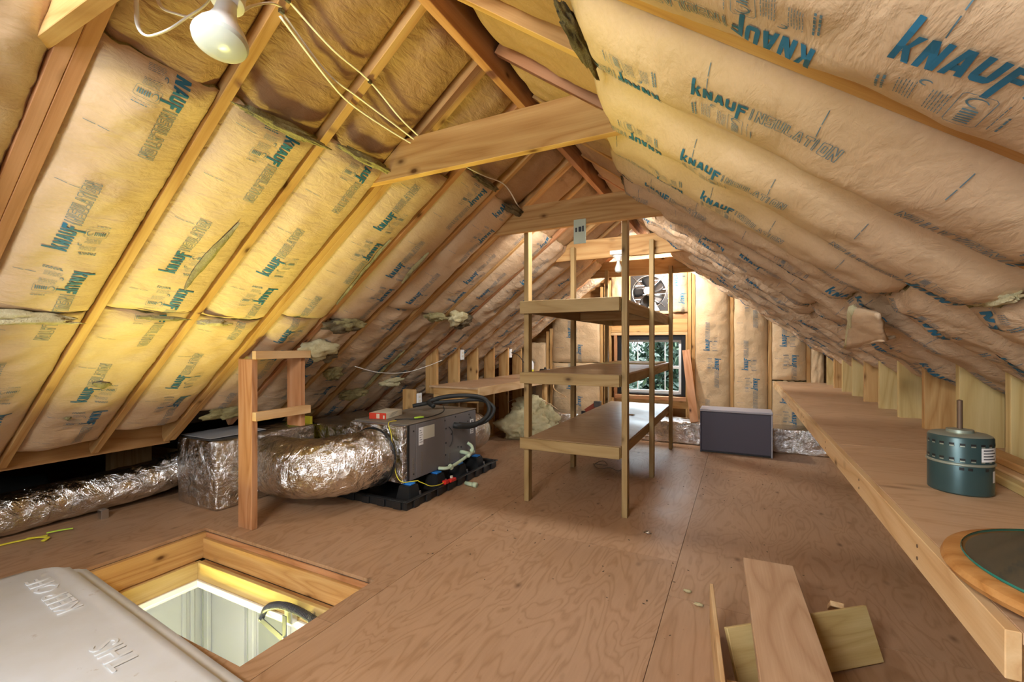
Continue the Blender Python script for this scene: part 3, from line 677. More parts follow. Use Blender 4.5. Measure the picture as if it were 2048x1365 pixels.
# window
w1 = struct(thing('window_1', 'black framed gable window with white muntins looking out on evergreen foliage', 'window', (-1.045, YB + .07, .51))); del w1['category']
for (x0, x1, z0, z1) in ((-1.474, -1.425, .514, 1.292), (-.667, -.618, .514, 1.292), (-1.4245, -.6675, 1.235, 1.292), (-1.4245, -.6675, .514, .535)):
    box('window_frame', x0, x1, YB + .02, YB + .14, z0, z1, 'black_frame', w1)
for (x0, x1, z0, z1) in ((-1.424, -1.395, .536, 1.234), (-.70, -.668, .536, 1.234), (-1.394, -.701, 1.205, 1.234), (-1.394, -.701, .536, .575), (-1.394, -.701, .862, .897)):
    box('sash_rail', x0, x1, YB + .06, YB + .09, z0, z1, 'white_plastic', w1)
for x in (-1.22, -1.045, -.87):
    for z0, z1 in ((.576, .861), (.898, 1.204)): box('muntin', x - .006, x + .006, YB + .068, YB + .082, z0, z1, 'white_plastic', w1, .001)
for i in range(4):
    a = -1.394 + .1733 * i
    for z0, z1 in ((.576, .861), (.898, 1.204)): box('pane', a + .001, a + .172, YB + .073, YB + .076, z0, z1, 'glass', w1, 0)

# exhaust fan
fx, fz = -1.06, 1.858; fan = thing('exhaust_fan', 'black gable exhaust fan with five blades and a pale motor', 'fan', (fx, YB, 1.61))
V, Fs = [], []; N = 48
for i in range(N):
    a = 2 * math.pi * i / N; ca, sa = math.cos(a), math.sin(a); m = max(abs(ca), abs(sa))
    V += [(.212 * ca, 0, .212 * sa), (.235 * ca / m, 0, .25 * sa / m), (.212 * ca, .07, .212 * sa)]
for i in range(N):
    a, b = i * 3, ((i + 1) % N) * 3; Fs += [(a, b, b + 1, a + 1), (a, a + 2, b + 2, b)]
link('shroud', mesh(V, Fs), 'black_plastic', fan, Matrix.Translation((fx, YB - .01, fz)))
tube('venturi_ring', [(fx + .212 * math.cos(a * math.pi / 18), YB - .012, fz + .212 * math.sin(a * math.pi / 18)) for a in range(37)], .004, 'steel', fan, 6, 1)
for i in range(5):
    A = 2 * math.pi * i / 5 + .35; V, Fs = [], []
    for j in range(7):
        r = .045 + .16 * j / 6; hw = .20 + .30 * math.sin(math.pi * min(1, j / 6 * .8 + .15))
        for e in (-1, -.4, .3, 1): a = A + e * hw + .25 * j / 6; V.append((r * math.cos(a), .02 + e * .022, r * math.sin(a)))
    for j in range(6):
        for q in range(3): Fs.append((j * 4 + q, j * 4 + q + 1, j * 4 + q + 5, j * 4 + q + 4))
    o = link('blade', mesh(V, Fs, True), 'black_plastic', fan, Matrix.Translation((fx, YB + .02, fz))); so_ = o.modifiers.new('thick', 'SOLIDIFY'); so_.thickness = .003
fm = lathe('motor', [(.001, -.1), (.045, -.1), (.05, -.09), (.05, .01), (.02, .02), (.02, .05), (.001, .05)], 'stone_grey', fan, Matrix.Translation((fx, YB - .02, fz)) @ Matrix.Rotation(-math.pi / 2, 4, 'X'), 24)
box('control_box', fx - .03, fx + .035, YB - .145, YB - .122, fz - .045, fz + .05, 'cream_card', fm, .003)
for sx in (-1, 1):
    for sz in (-1, 1): beam('strut', (fx + .03 * sx, YB - .06, fz + .03 * sz), (fx + .2 * sx, YB - .02, fz + .2 * sz), .006, .006, 'steel', fan)
prism('cable_shield', [(fx - .02, 1.603), (fx + .15, 1.603), (fx + .09, 1.72), (fx + .05, 1.72)], YB - .09, YB - .085, 'cream_card', fan)
lv = thing('louver_vent', 'metal louvered vent outside the exhaust fan', 'vent', (fx, YB + .17, 1.6))
for i in range(8):
    z = 1.63 + i * .062; beam('slat', (fx - .23, YB + .19, z), (fx + .23, YB + .19, z), .068, .003, 'louver', lv, up=(0, .75, .66))
for x in (-1.298, -.832): box('vent_frame', x - .008, x + .008, YB + .165, YB + .22, 1.6, 2.12, 'louver', lv)

# front gable behind the camera with a window added for daylight
wf_parts = [(-6.1, -1.65, 0, 3.0), (-.35, 2.2, 0, 3.0), (-1.65, -.35, 0, .8), (-1.65, -.35, 1.9, 3.0)]
V, Fs = [], []
for (x0, x1, z0, z1) in wf_parts:
    b = len(V); y0, y1 = -1.68, -1.6
    V += [(x0, y0, z0), (x1, y0, z0), (x1, y1, z0), (x0, y1, z0), (x0, y0, z1), (x1, y0, z1), (x1, y1, z1), (x0, y1, z1)]
    Fs += [tuple(b + i for i in f) for f in ((0, 3, 2, 1), (4, 5, 6, 7), (0, 1, 5, 4), (1, 2, 6, 5), (2, 3, 7, 6), (3, 0, 4, 7))]
struct(link('wall_front', mesh(V, Fs), 'kraft_wall'), 'front gable wall behind the viewer')
w2 = struct(thing('added_window', 'wide window added in the front gable for daylight behind the viewer', 'window', (-1.0, -1.64, .8))); del w2['category']
for (x0, x1, z0, z1) in ((-1.649, -1.6, .801, 1.899), (-.4, -.351, .801, 1.899), (-1.599, -.401, 1.85, 1.899), (-1.599, -.401, .801, .85), (-1.02, -.98, .851, 1.849)):
    box('window_frame', x0, x1, -1.67, -1.61, z0, z1, 'white_plastic', w2)
box('pane', -1.598, -1.021, -1.642, -1.639, .851, 1.849, 'glass', w2, 0); box('pane', -.979, -.402, -1.642, -1.639, .851, 1.849, 'glass', w2, 0)
# eave void closing the left and right sides
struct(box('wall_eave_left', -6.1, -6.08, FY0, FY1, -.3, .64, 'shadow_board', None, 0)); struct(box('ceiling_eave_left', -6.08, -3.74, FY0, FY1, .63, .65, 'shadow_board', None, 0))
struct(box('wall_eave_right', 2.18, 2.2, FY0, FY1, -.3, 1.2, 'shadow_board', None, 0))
# torn flap geometry
flap_part('flap_sheet', [(.385, 2.18, 1.315), (.44, 2.03, 1.275), (.50, 2.2, 1.18), (.443, 2.58, 1.15)], .012, 'kraft')
flap_part('flap_edge', [(.443, 2.58, 1.15), (.50, 2.2, 1.18), (.545, 2.25, 1.195), (.55, 2.7, 1.195)], .012, 'kraft')
flap_part('fiber_lining', [(.38, 2.17, 1.32), (.39, 2.15, 1.305), (.448, 2.57, 1.155), (.438, 2.60, 1.155)], .02, 'fiber_yellow')

# ------------------------------------------------------------------ dark eave behind the duct: posts and braces
for x, y, lab in ((-4.55, 1.75, 'dim upright post in the dark left eave'),):
    tag(box('eave_post', x, x + .09, y, y + .28, 0, .62, 'pine_dark'), lab, 'post')
tag(beam('eave_brace', (-4.95, 1.2, .55), (-4.72, 2.4, .12), .04, .1, 'pine_dark'), 'slanting brace board in the dark left eave', 'board')
tag(tube('black_flex_duct', [(-4.75, .62, .12), (-4.62, 1.0, .22), (-4.6, 1.22, .14), (-4.62, 1.4, .11)], .10, 'black_rubber', n=18), 'black flexible hose in the dark left eave', 'hose')

# ------------------------------------------------------------------ hatch
hf = struct(box('trim_2', HX0, HX0 + .03, HY0, HY1, -.175, -.02, 'pine', None), 'wooden lining of the open attic hatch')
box('liner_board', HX0 + .031, HX1 - .001, HY1 - .03, HY1, -.175, -.05, 'pine', hf); box('liner_board', HX1 - .03, HX1, HY0, HY1 - .031, -.175, -.02, 'pine_dark', hf); box('liner_board', HX0 + .031, HX1 - .031, HY0, HY0 + .02, -.175, -.02, 'pine_red', hf)
box('ledger', HX0 + .001, HX1 - .031, HY1 - .012, HY1 - .001, -.049, -.02, 'pine_red', hf)
# inner frame, stepped in
IX0, IX1, IY0, IY1 = HX0 + .06, HX1 - .05, HY0 + .01, HY1 - .075
box('inner_frame_board', IX0 - .022, IX0, IY0, IY1, -.29, -.176, 'pine_green', hf); box('inner_frame_board', IX0 - .022, IX1, IY1, IY1 + .022, -.29, -.176, 'pine_green', hf)
box('inner_frame_board', IX1, IX1 + .022, IY0, IY1, -.29, -.176, 'pine_dark', hf); box('inner_frame_board', IX0, IX1, IY0 - .022, IY0 - .001, -.29, -.176, 'pine_red', hf)
box('ledge_strip', IX0, IX1, IY1 + .022, HY1 - .031, -.19, -.176, 'pine_dark', hf); box('ledge_strip', HX0 + .001, IX0 - .023, IY0, IY1, -.19, -.1765, 'pine_dark', hf)
for (x0, x1, y0, y1) in ((IX0 + .0, IX1, IY1 - .014, IY1 - .0005), (IX0 + .0005, IX0 + .014, IY0, IY1 - .015)): box('ceiling_bead', x0, x1, y0, y1, -.31, -.278, 'white_paint', hf)
# hall underneath
rs = []
def hallbox(name, *a, **k): return struct(box(name, *a, 'hall_wall', None, 0, **k))
V, Fs = [], []
for (x0, x1, y0, y1) in ((-4.2, IX0, .2, 2.35), (IX1, -.9, .2, 2.35), (IX0, IX1, .2, IY0), (IX0, IX1, IY1, 2.35)):
    b = len(V); V += [(x0, y0, -.33), (x1, y0, -.33), (x1, y1, -.33), (x0, y1, -.33), (x0, y0, -.292), (x1, y0, -.292), (x1, y1, -.292), (x0, y1, -.292)]
    Fs += [tuple(b + i for i in f) for f in ((0, 3, 2, 1), (4, 5, 6, 7), (0, 1, 5, 4), (1, 2, 6, 5), (2, 3, 7, 6), (3, 0, 4, 7))]
struct(link('ceiling_hall', mesh(V, Fs), 'hall_wall'))
hl = hallbox('wall_hall_left', -4.04, -4.0, .2, 2.24, -2.75, -.33); hfw = hallbox('wall_hall_far', -4.0, -.9, 2.2, 2.24, -2.75, -.33)
hallbox('wall_hall_near', -4.0, -.9, .2, .24, -2.75, -.33); hallbox('wall_hall_right', -.94, -.9, .24, 2.2, -2.75, -.33); hallbox('floor_hall', -4.04, -.9, .2, 2.24, -2.8, -2.75)
# door casings and doors on the hall walls
dd = struct(box('door_1', -3.80, -3.42, 2.165, 2.199, -2.72, -.55, 'white_paint'), 'white panelled door in the hall below')
for x in (-3.985, -3.395): 
    box('casing', x, x + .085, 2.165, 2.199, -2.75, -.45, 'white_paint', dd, .006); box('casing_bead', x + .02, x + .03, 2.158, 2.166, -2.75, -.45, 'hall_grey', dd, .002)
box('hinge', -3.872, -3.835, 2.155, 2.164, -.78, -.68, 'motor_cap', dd, .002); box('door_panel', -3.28, -3.0, 2.19, 2.1995, -2.7, -.5, 'hall_grey', dd, 0)
for x in (-2.98, -2.80, -2.70): box('casing', x, x + .06, 2.17, 2.199, -2.75, -.45, 'white_paint', dd, .006)
for y in (2.02, 2.08): box('corner_casing', -3.999, -3.975, y, y + .03, -2.75, -.45, 'white_paint', dd, .004)
sw = thing('light_switch', 'white light switch on the hall wall seen through the hatch', 'switch', (-3.99, 1.7, -1.0)); box('switch_plate', -3.999, -3.99, 1.66, 1.73, -1.0, -.885, 'white_plastic', sw, .003); box('toggle', -3.99, -3.98, 1.688, 1.702, -.96, -.925, 'stone_grey', sw, .002)
sw = thing('thermostat', 'white wall control below the switch seen through the hatch', 'control', (-3.99, 1.7, -1.2)); box('control_body', -3.999, -3.985, 1.66, 1.73, -1.2, -1.09, 'white_plastic', sw, .004); box('control_screen', -3.985, -3.983, 1.675, 1.715, -1.15, -1.11, 'stone_grey', sw, .001)
# pull-down ladder arm with its coil spring
la = thing('ladder_spring_arm', 'grey steel ladder arm with coil spring inside the hatch', 'ladder arm', (-2.2, IY1 - .03, -.3))
sp = []
base = spline([(-2.30, IY1 - .05, -.30), (-2.26, IY1 - .045, -.24), (-2.14, IY1 - .04, -.20), (-2.0, IY1 - .035, -.205), (-1.85, IY1 - .03, -.235), (-1.70, IY1 - .03, -.26)], 100)
for i, p in enumerate(base):
    a = i * 1.05; sp.append(p + Vector((0, .018 * math.cos(a), .018 * math.sin(a))))
tube('coil_spring', sp, .0032, 'arm_grey', la, 5, 1)
apl = beam('arm_plate', (-2.32, IY1 - .055, -.305), (-2.08, IY1 - .055, -.375), .005, .035, 'arm_grey', la); beam('arm_bar', (-2.10, IY1 - .062, -.23), (-2.10, IY1 - .062, -1.5), .005, .032, 'arm_grey', la, up=(1, 0, 0))
box('bracket', -2.12, -2.06, IY1 - .05, IY1 - .015, -.275, -.205, 'steel', la, .003); box('clip', -1.97, -1.945, IY1 - .03, IY1 - .001, -.27, -.2, 'steel', la, .003); box('strap_plate', -1.90, -1.88, IY1 - .006, IY1 - .001, -.29, -.22, 'steel', la, .001)
for z in (-.345, -.37): lathe('bolt', [(0, 0), (.007, 0), (.007, .004), (0, .005)], 'steel', apl, Matrix.Translation((-2.10, IY1 - .066, z)) @ Matrix.Rotation(math.pi / 2, 4, 'X'), 10)

# foam hatch cover lying beside the opening
cv = thing('hatch_cover', 'dirty white moulded foam hatch cover with raised lettering beside the opening', 'cover', (-2.2, .5, 0))
def rounded_slab(name, x0, x1, y0, y1, z0, z1, rad, bev, mat, par, M=None):
    bm = bmesh.new(); pts = []
    for cx, cy, a0 in ((x1 - rad, y1 - rad, 0), (x0 + rad, y1 - rad, 90), (x0 + rad, y0 + rad, 180), (x1 - rad, y0 + rad, 270)):
        for i in range(7): a = math.radians(a0 + 15 * i); pts.append((cx + rad * math.cos(a), cy + rad * math.sin(a)))
    lo = [bm.verts.new((x, y, z0)) for x, y in pts]; hi = [bm.verts.new((x, y, z1)) for x, y in pts]; n = len(pts)
    bm.faces.new(lo[::-1]); top = bm.faces.new(hi)
    for i in range(n): bm.faces.new((lo[i], lo[(i + 1) % n], hi[(i + 1) % n], hi[i]))
    bmesh.ops.bevel(bm, geom=list(top.edges), offset=bev, segments=4, affect='EDGES', profile=.5)
    return link(name, bm_mesh(bm, True), mat, par, M)
MC = Matrix.Translation((-2.2, .5, 0)) @ Matrix.Rotation(math.radians(-4.5), 4, 'Z')
rounded_slab('cover_flange', -.80, .98, -.46, .478, .0, .062, .08, .014, 'foam', cv, MC); rounded_slab('cover_panel', -.77, .95, -.43, .40, .062, .122, .12, .022, 'foam', cv, MC)
def text_mesh(s, size, ext):
    cu = bpy.data.curves.new('t', 'FONT'); cu.body = s; cu.size = size; cu.extrude = ext; cu.bevel_depth = ext * .5; cu.resolution_u = 2
    o = bpy.data.objects.new('t', cu); C.objects.link(o); bpy.context.view_layer.update()
    me = bpy.data.meshes.new_from_object(o.evaluated_get(bpy.context.evaluated_depsgraph_get())); bpy.data.objects.remove(o); me.materials.clear(); return me
for s, x, y, sz in (('KEEP OFF', -.17, .34, .108), ('THIS', .40, .33, .108)):
    link('raised_letters', text_mesh(s, sz, .002), 'foam', cv, MC @ Matrix.Translation((x, y - .02, .1225)) @ Matrix.Rotation(math.pi, 4, 'Z'))
box('seam_ridge', -.0, .004, -.4, .4, .124, .1275, 'foam', cv); cv.children[-1].matrix_basis = WM[cv.name].inverted() @ MC @ Matrix.Translation((.0, 0, .1255))
box('raised_panel', 0, .4, 0, .3, 0, .012, 'foam', cv, .006); cv.children[-1].matrix_basis = WM[cv.name].inverted() @ MC @ Matrix.Translation((.62, -.10, .129))

# ------------------------------------------------------------------ storage rack
rk = thing('storage_rack', 'tall wooden storage rack with three plywood shelves in the middle', 'rack', (-1.07, 4.2, 0))
PX = {'r': (-.715, -.677), 'l': (-1.445, -1.407)}
for y in (3.05, 4.084, 5.304):
    for sd, (a, b) in PX.items():
        zt = 2.10 if y < 5 else 2.06
        a_, b_ = (a + .0, b) ; box('post', a_, b_, y, y + .064, 0, min(zt, RZ - .75 * abs((a + b) / 2 - RX) - .05), 'pine_olive', rk)
for i, (zt, zb) in enumerate(((.482, .40), (.967, .885), (1.495, 1.40))):
    x0, x1 = -1.406, -.716; mt = 'rack_ply'
    box('shelf_board', x0 + .001, x1 - .001, 3.03, 5.45, zt - .012, zt, mt, rk, .001, long=1)
    box('side_rail', x1 - .02, x1, 3.03, 5.45, zb, zt - .0125, 'pine_olive', rk); box('side_rail', x0, x0 + .02, 3.03, 5.45, zb, zt - .0125, 'pine_olive', rk)
    box('front_rail', -1.46, -.72, 3.008, 3.0295, zb, zt - .002, 'pine_olive', rk); box('back_rail', x0, x1, 5.4505, 5.472, zb, zt - .002, 'pine', rk)
    box('cross_rail', x0 + .021, x1 - .021, 4.2, 4.238, zb, zt - .0125, 'pine', rk)
tag(box('plywood_offcut', -1.33, -.76, 4.75, 5.42, .968, .978, 'pine_green', None, .001, long=0), 'pale thin board lying on the middle rack shelf', 'board')
tag(blob('shelf_chip', (-.95, 4.45, .487), .035, .012, .006, 'pine_pale', None, 4, .2), 'small wood chip on the bottom rack shelf', 'chip')
tg = thing('paper_tag', 'pale green paper tag stapled under the second collar tie', 'tag', (-.97, 2.925, 1.86))
ts = box('tag_sheet', -1.01, -.925, 2.922, 2.930, 1.855, 2.02, 'tag_green', tg, .001)
for i, (x, w_) in enumerate(((-.998, .012), (-.975, .02), (-.95, .012))): box('printed_block', x, x + w_, 2.9205, 2.9215, 1.935, 1.965 + .004 * i, 'dark_print', ts, 0)
# bare bulb on the third tie
bb = thing('bare_bulb', 'bare light bulb in a white socket on the third collar tie', 'bulb', (-.99, 4.12, 1.95)); MB_ = Matrix.Translation((-.99, 4.1, 1.985)) @ Matrix.Rotation(math.pi, 4, 'X')
lathe('socket', [(.05, 0), (.05, .012), (.03, .03), (.022, .05)], 'white_plastic', bb, MB_, 24); lathe('bulb', [(.014, .05), (.016, .07), (.03, .11), (.033, .128), (.026, .15), (.001, .162)], 'milk_glass', bb, MB_, 24)
box('socket_mount', -1.05, -.93, 4.03, 4.149, 1.986, 2.02, 'white_plastic', bb)

# ------------------------------------------------------------------ flood bulb and cables
fb = thing('flood_bulb', 'large white reflector flood bulb hanging near the left slope', 'bulb', (-1.13, .66, 2.05))
ax = Vector((.12, -.22, -1)).normalized(); zq = ax.to_track_quat('Z', 'Y').to_matrix().to_4x4(); MF = Matrix.Translation((-1.15, .685, 2.025)) @ zq
lathe('socket', [(.001, -.09), (.034, -.09), (.038, -.07), (.038, -.005), (.03, .0)], 'white_plastic', fb, MF, 28)
beam('mounting_arm', (-1.15, .69, 2.10), (-1.15, .532, 2.12), .03, .02, 'white_plastic', fb); lathe('reflector', [(.022, 0), (.026, .035), (.036, .06), (.052, .085), (.0605, .105), (.0615, .112)], 'white_plastic', fb, MF, 36); lathe('lens', [(.0615, .112), (.058, .122), (.045, .131), (.025, .136), (.0005, .138)], 'milk_glass', fb, MF, 36)
def roofpt(s, y, off=.004): return Vector((RX, y, RZ)) + ESL * s + ENL * off
def cable(pts, label, r=.0046, flat=.6): tag(tube('electrical_cable', pts, r, 'cable_white', n=8, sub=8, flat=flat), label, 'cable', 'white electrical cables on the rafters')
cable([roofpt(.36, .955, .006), roofpt(.40, 1.15, .02), roofpt(.42, 1.36, .006), roofpt(.47, 1.58, .03), roofpt(.5, 1.80, .03)], 'upper white cable run crossing the left rafters')
cable([roofpt(.40, .955, .006), roofpt(.48, 1.18, .02), roofpt(.50, 1.36, .006), roofpt(.51, 1.58, .02), roofpt(.52, 1.76, .03)], 'middle white cable run crossing the left rafters')
cable([roofpt(.415, .957, .012), roofpt(.50, 1.20, .03), roofpt(.54, 1.36, .008), roofpt(.545, 1.58, .02), roofpt(.54, 1.74, .03)], 'lower white cable run crossing the left rafters')
cable([roofpt(.5, 2.0, .03), roofpt(.48, 2.3, .03), roofpt(.46, 2.59, .006), roofpt(.52, 2.85, .03), roofpt(.54, 3.0, .02)], 'white cable pair behind the nearest collar tie')
cable([(-1.377, 0.592, 2.103), (-1.376, 0.592, 2.039), (-1.372, 0.594, 1.985), (-1.350, 0.605, 1.960), (-1.305, 0.628, 1.975), (-1.274, 0.655, 2.013), (-1.241, 0.683, 2.054), (-1.216, 0.706, 2.114)], 'looped white cable beside the flood bulb', .006, .5)
cable([(-1.339, 0.611, 2.096), (-1.320, 0.620, 2.036), (-1.299, 0.642, 2.025), (-1.273, 0.678, 2.027), (-1.255, 0.709, 2.039)], 'second white cable passing behind the flood bulb', .006, .5)
cable([(-1.237, 0.718, 2.117), (-1.201, 0.737, 2.057), (-1.208, 0.789, 2.112), (-1.267, 0.883, 2.204), (-1.310, 0.950, 2.252)], 'short white cable from the flood bulb to the rafter', .006, .5)
for p, lb in ((roofpt(.36, .955, .008), 'upper small dark cable staple on the rafter beside the flood bulb'), (roofpt(.40, .955, .009), 'lower small dark cable staple on the rafter beside the flood bulb'), (roofpt(.42, 1.36, .008), 'small dark cable staple on the next rafter past the flood bulb')):
    tag(box('cable_staple', p.x - .006, p.x + .006, p.y - .008, p.y + .008, p.z - .006, p.z + .006, 'dark_steel', None, .001), lb, 'staple', 'cable staples on the left rafters')
tag(tube('thin_wire', [(-2.86, 2.75, .99), (-2.78, 2.95, .93), (-2.70, 3.2, .92), (-2.64, 3.45, .97), (-2.60, 3.62, 1.02)], .003, 'cable_white', n=6), 'thin white wire looping below the left insulation', 'wire')

# ------------------------------------------------------------------ post frame
pf = thing('post_frame', 'upright wooden post with a short ladder-like frame beside the foil duct', 'frame', (-2.81, 1.80, 0))
box('post', -2.878, -2.738, 1.785, 1.823, 0, 1.078, 'pine_red', pf); box('short_post', -2.878, -2.738, 2.135, 2.173, .60, 1.085, 'pine_red', pf)
box('rail', -2.737, -2.699, 1.785, 2.19, 1.078, 1.13, 'pine_pale', pf); box('rail', -2.737, -2.699, 1.785, 2.19, .69, .745, 'pine_pale', pf)

# ------------------------------------------------------------------ ducts
def wob(r, a=.05, f=6):
    return lambda i, an, p: r * (1 + a * noise.noise(p * f + Vector((math.cos(an), math.sin(an), 0)) * 1.2) + .014 * math.sin(i * 1.7) + .022 * noise.noise(p * 24 + Vector((math.cos(an), math.sin(an), 0)) * 3.5))
def duct_rings(path_pts, sub): return spline(path_pts, sub)
fd = thing('flex_duct', 'large curved silver foil flexible duct joining the plenum to the air handler', 'duct', (-2.8, 2.2, 0))
tube('duct_sleeve', [(-3.20, 2.235, .27), (-3.02, 2.20, .275), (-2.80, 2.18, .29), (-2.62, 2.22, .305), (-2.50, 2.34, .32), (-2.45, 2.45, .33), (-2.45, 2.535, .335)], .21, 'foil', fd, 36, 9, 1.0, wob(.207, .06, 5))
tube('clamp_strap', [(-2.45 + .212 * math.cos(a * math.pi / 18), 2.535, .335 + .212 * math.sin(a * math.pi / 18)) for a in range(37)], .008, 'black_plastic', fd, 6, 1)
rd = thing('round_duct', 'silver foil round duct running along the floor into the dark left eave', 'duct', (-4.05, 1.5, 0))
tube('duct_sleeve', [(-3.98, .35, .135), (-3.99, .8, .135), (-4.0, 1.15, .14), (-3.98, 1.5, .15), (-3.92, 1.8, .18), (-3.90, 1.92, .21), (-3.83, 1.99, .24)], .128, 'foil', rd, 30, 9, 1.0, wob(.128, .05, 7))
box('support_bracket', -3.86, -3.80, 1.44, 1.48, 0, .06, 'steel', rd, .002)
pl = thing('foil_plenum', 'foil wrapped rectangular duct plenum behind the wooden post', 'plenum', (-3.5, 2.2, 0))
def soft_box(name, x0, x1, y0, y1, z0, z1, mat, par, amp=.008, bev=.02, cuts=7):
    bm = bmesh.new(); bmesh.ops.create_cube(bm, size=1); bmesh.ops.scale(bm, vec=(x1 - x0, y1 - y0, z1 - z0), verts=bm.verts)
    bmesh.ops.bevel(bm, geom=bm.edges[:], offset=bev, segments=3, affect='EDGES', profile=.5); bmesh.ops.subdivide_edges(bm, edges=[e for e in bm.edges if e.calc_length() > .1], cuts=cuts, use_grid_fill=True)
    for v in bm.verts:
        q = v.co * 6 + Vector((x0, y0, z0)); v.co += Vector((noise.noise(q), noise.noise(q + Vector((5, 0, 0))), noise.noise(q + Vector((0, 9, 0))))) * amp
        if v.co.z < -(z1 - z0) / 2 + .001: v.co.z = -(z1 - z0) / 2 + .001
    return link(name, bm_mesh(bm, True), mat, par, Matrix.Translation(((x0 + x1) / 2, (y0 + y1) / 2, (z0 + z1) / 2)))
soft_box('plenum_body', -3.74, -3.25, 1.86, 2.68, .0, .49, 'foil_wrap', pl)
o = box('tape_sheet', -3.72, -3.35, 1.88, 2.3, .499, .502, 'stone_grey', pl, 0)
tag(box('yellow_sheet', -3.66, -3.36, 2.72, 2.745, .0, .54, 'yellow_plastic', None, .004), 'yellow sheet wedged behind the foil plenum', 'sheet')
bdk = thing('trunk_duct', 'foil wrapped trunk duct running behind the air handler', 'duct', (-3.2, 3.2, 0))
soft_box('trunk_body', -3.58, -2.95, 2.80, 3.60, .0, .47, 'foil_wrap', bdk)
bw = thing('gable_duct', 'foil wrapped rectangular duct on the floor along the gable wall', 'duct', (-.8, 5.8, 0))
soft_box('duct_body', -2.45, .82, 5.63, 5.975, .0, .265, 'foil_wrap', bw, .006, .02, 20)
er = thing('elbow_duct', 'short foil duct elbow behind the far end of the air handler', 'duct', (-2.4, 3.9, 0))
tube('duct_sleeve', [(-2.45, 3.655, .33), (-2.43, 3.80, .32), (-2.48, 3.98, .28), (-2.6, 4.1, .22)], .19, 'foil', er, 28, 8, 1.0, wob(.19))

# ------------------------------------------------------------------ air handler in its drain pan
pan = thing('drain_pan', 'black plastic drain pan with square pillars under the air handler', 'pan', (-2.48, 3.1, 0))
px0, px1, py0, py1 = -2.86, -2.105, 2.50, 3.76
box('pan_floor', px0, px1, py0, py1, .001, .008, 'black_plastic', pan, .002)
for (a, b, c_, d) in ((px0 - .02, px0, py0 - .02, py1 + .02), (px1, px1 + .02, py0 - .02, py1 + .02), (px0, px1, py0 - .02, py0), (px0, px1, py1, py1 + .02)):
    box('pan_wall', a, b, c_, d, .001, .058, 'black_plastic', pan, .004); 
for (a, b, c_, d) in ((px0 - .035, px0, py0 - .035, py1 + .035), (px1, px1 + .035, py0 - .035, py1 + .035), (px0, px1, py0 - .035, py0), (px0, px1, py1, py1 + .035)):
    box('pan_rim', a, b, c_, d, .0585, .066, 'black_plastic', pan, .003)
for i in range(9): box('rim_rib', px1 + .021, px1 + .034, py0 + .05 + i * .14, py0 + .11 + i * .14, .004, .058, 'black_plastic', pan, .003)
for i in range(5): box('rim_rib', px0 + .06 + i * .15, px0 + .13 + i * .15, py0 - .034, py0 - .021, .004, .058, 'black_plastic', pan, .003)
def pillar(x, y, parent, h=.125):
    bm = bmesh.new(); a, b = .072, .05; lo = [bm.verts.new((sx * a, sy * a, 0)) for sx, sy in ((-1, -1), (1, -1), (1, 1), (-1, 1))]; hi = [bm.verts.new((sx * b, sy * b, h)) for sx, sy in ((-1, -1), (1, -1), (1, 1), (-1, 1))]
    bm.faces.new(lo[::-1]); bm.faces.new(hi)
    for i in range(4): bm.faces.new((lo[i], lo[(i + 1) % 4], hi[(i + 1) % 4], hi[i]))
    bmesh.ops.bevel(bm, geom=bm.edges[:], offset=.006, segments=2, affect='EDGES'); link('pillar', bm_mesh(bm), 'black_plastic', parent, Matrix.Translation((x, y, .008)))
    box('shim', x - .04, x + .04, y - .03, y + .03, .1332, .1442, 'blue_plastic', parent, .002)
for y in (2.64, 2.97, 3.29, 3.58):
    for x in (-2.2, -2.72): pillar(x, y, pan)
    beam('hold_down', (-2.118, y + .05, .012), (-2.135, y + .05, .08), .02, .003, 'steel', pan, up=(1, 0, .2))
ah = thing('air_handler', 'dark grey horizontal air handler cabinet with labels and hoses', 'air handler', (-2.47, 3.1, .145))
cx0, cx1, cy0, cy1, cz0, cz1 = -2.735, -2.205, 2.60, 3.60, .145, .575
box('cabinet_body', cx0, cx1 - .004, cy0, cy1, cz0, cz1 - .006, 'cabinet_grey', ah, .004)
box('front_collar', cx0 - .004, cx1 - .001, cy0 - .02, cy0 + .03, cz0 + .002, cz1 - .008, 'foil_wrap', ah, .003)
box('top_panel', cx0 - .006, cx1 + .004, cy0 + .032, cy1 + .004, cz1 - .006, cz1 + .002, 'cabinet_top', ah, .002)
box('corner_post', cx1 - .004, cx1 + .004, cy0 + .032, cy0 + .052, cz0, cz1 - .007, 'black_plastic', ah, .002)
sp1 = box('side_panel', cx1 - .004, cx1 + .002, cy0 + .054, cy0 + .125, cz0 + .004, cz1 - .012, 'cabinet_grey', ah, .002); sp2 = box('side_panel', cx1 - .004, cx1 + .003, cy0 + .128, cy0 + .50, cz0 + .004, cz1 - .012, 'cabinet_grey', ah, .002); sp3 = box('side_panel', cx1 - .004, cx1 + .002, cy0 + .504, cy1 - .002, cz0 + .004, cz1 - .012, 'cabinet_grey', ah, .002)
box('rating_label', cx1 + .003, cx1 + .0045, cy0 + .16, cy0 + .215, cz0 + .25, cz0 + .385, 'label_white', sp2, 0); box('wiring_label', cx1 + .003, cx1 + .0042, cy0 + .216, cy0 + .36, cz0 + .285, cz0 + .385, 'label_cream', sp2, 0)
box('warning_label', cx1 + .002, cx1 + .0035, cy0 + .90, cy0 + .955, cz0 + .21, cz0 + .34, 'label_white', sp3, 0)
for i in range(6): box('label_print', cx1 + .0046, cx1 + .005, cy0 + .168, cy0 + .205 - .008 * (i % 3), cz0 + .27 + i * .018, cz0 + .274 + i * .018, 'dark_print', sp2, 0)
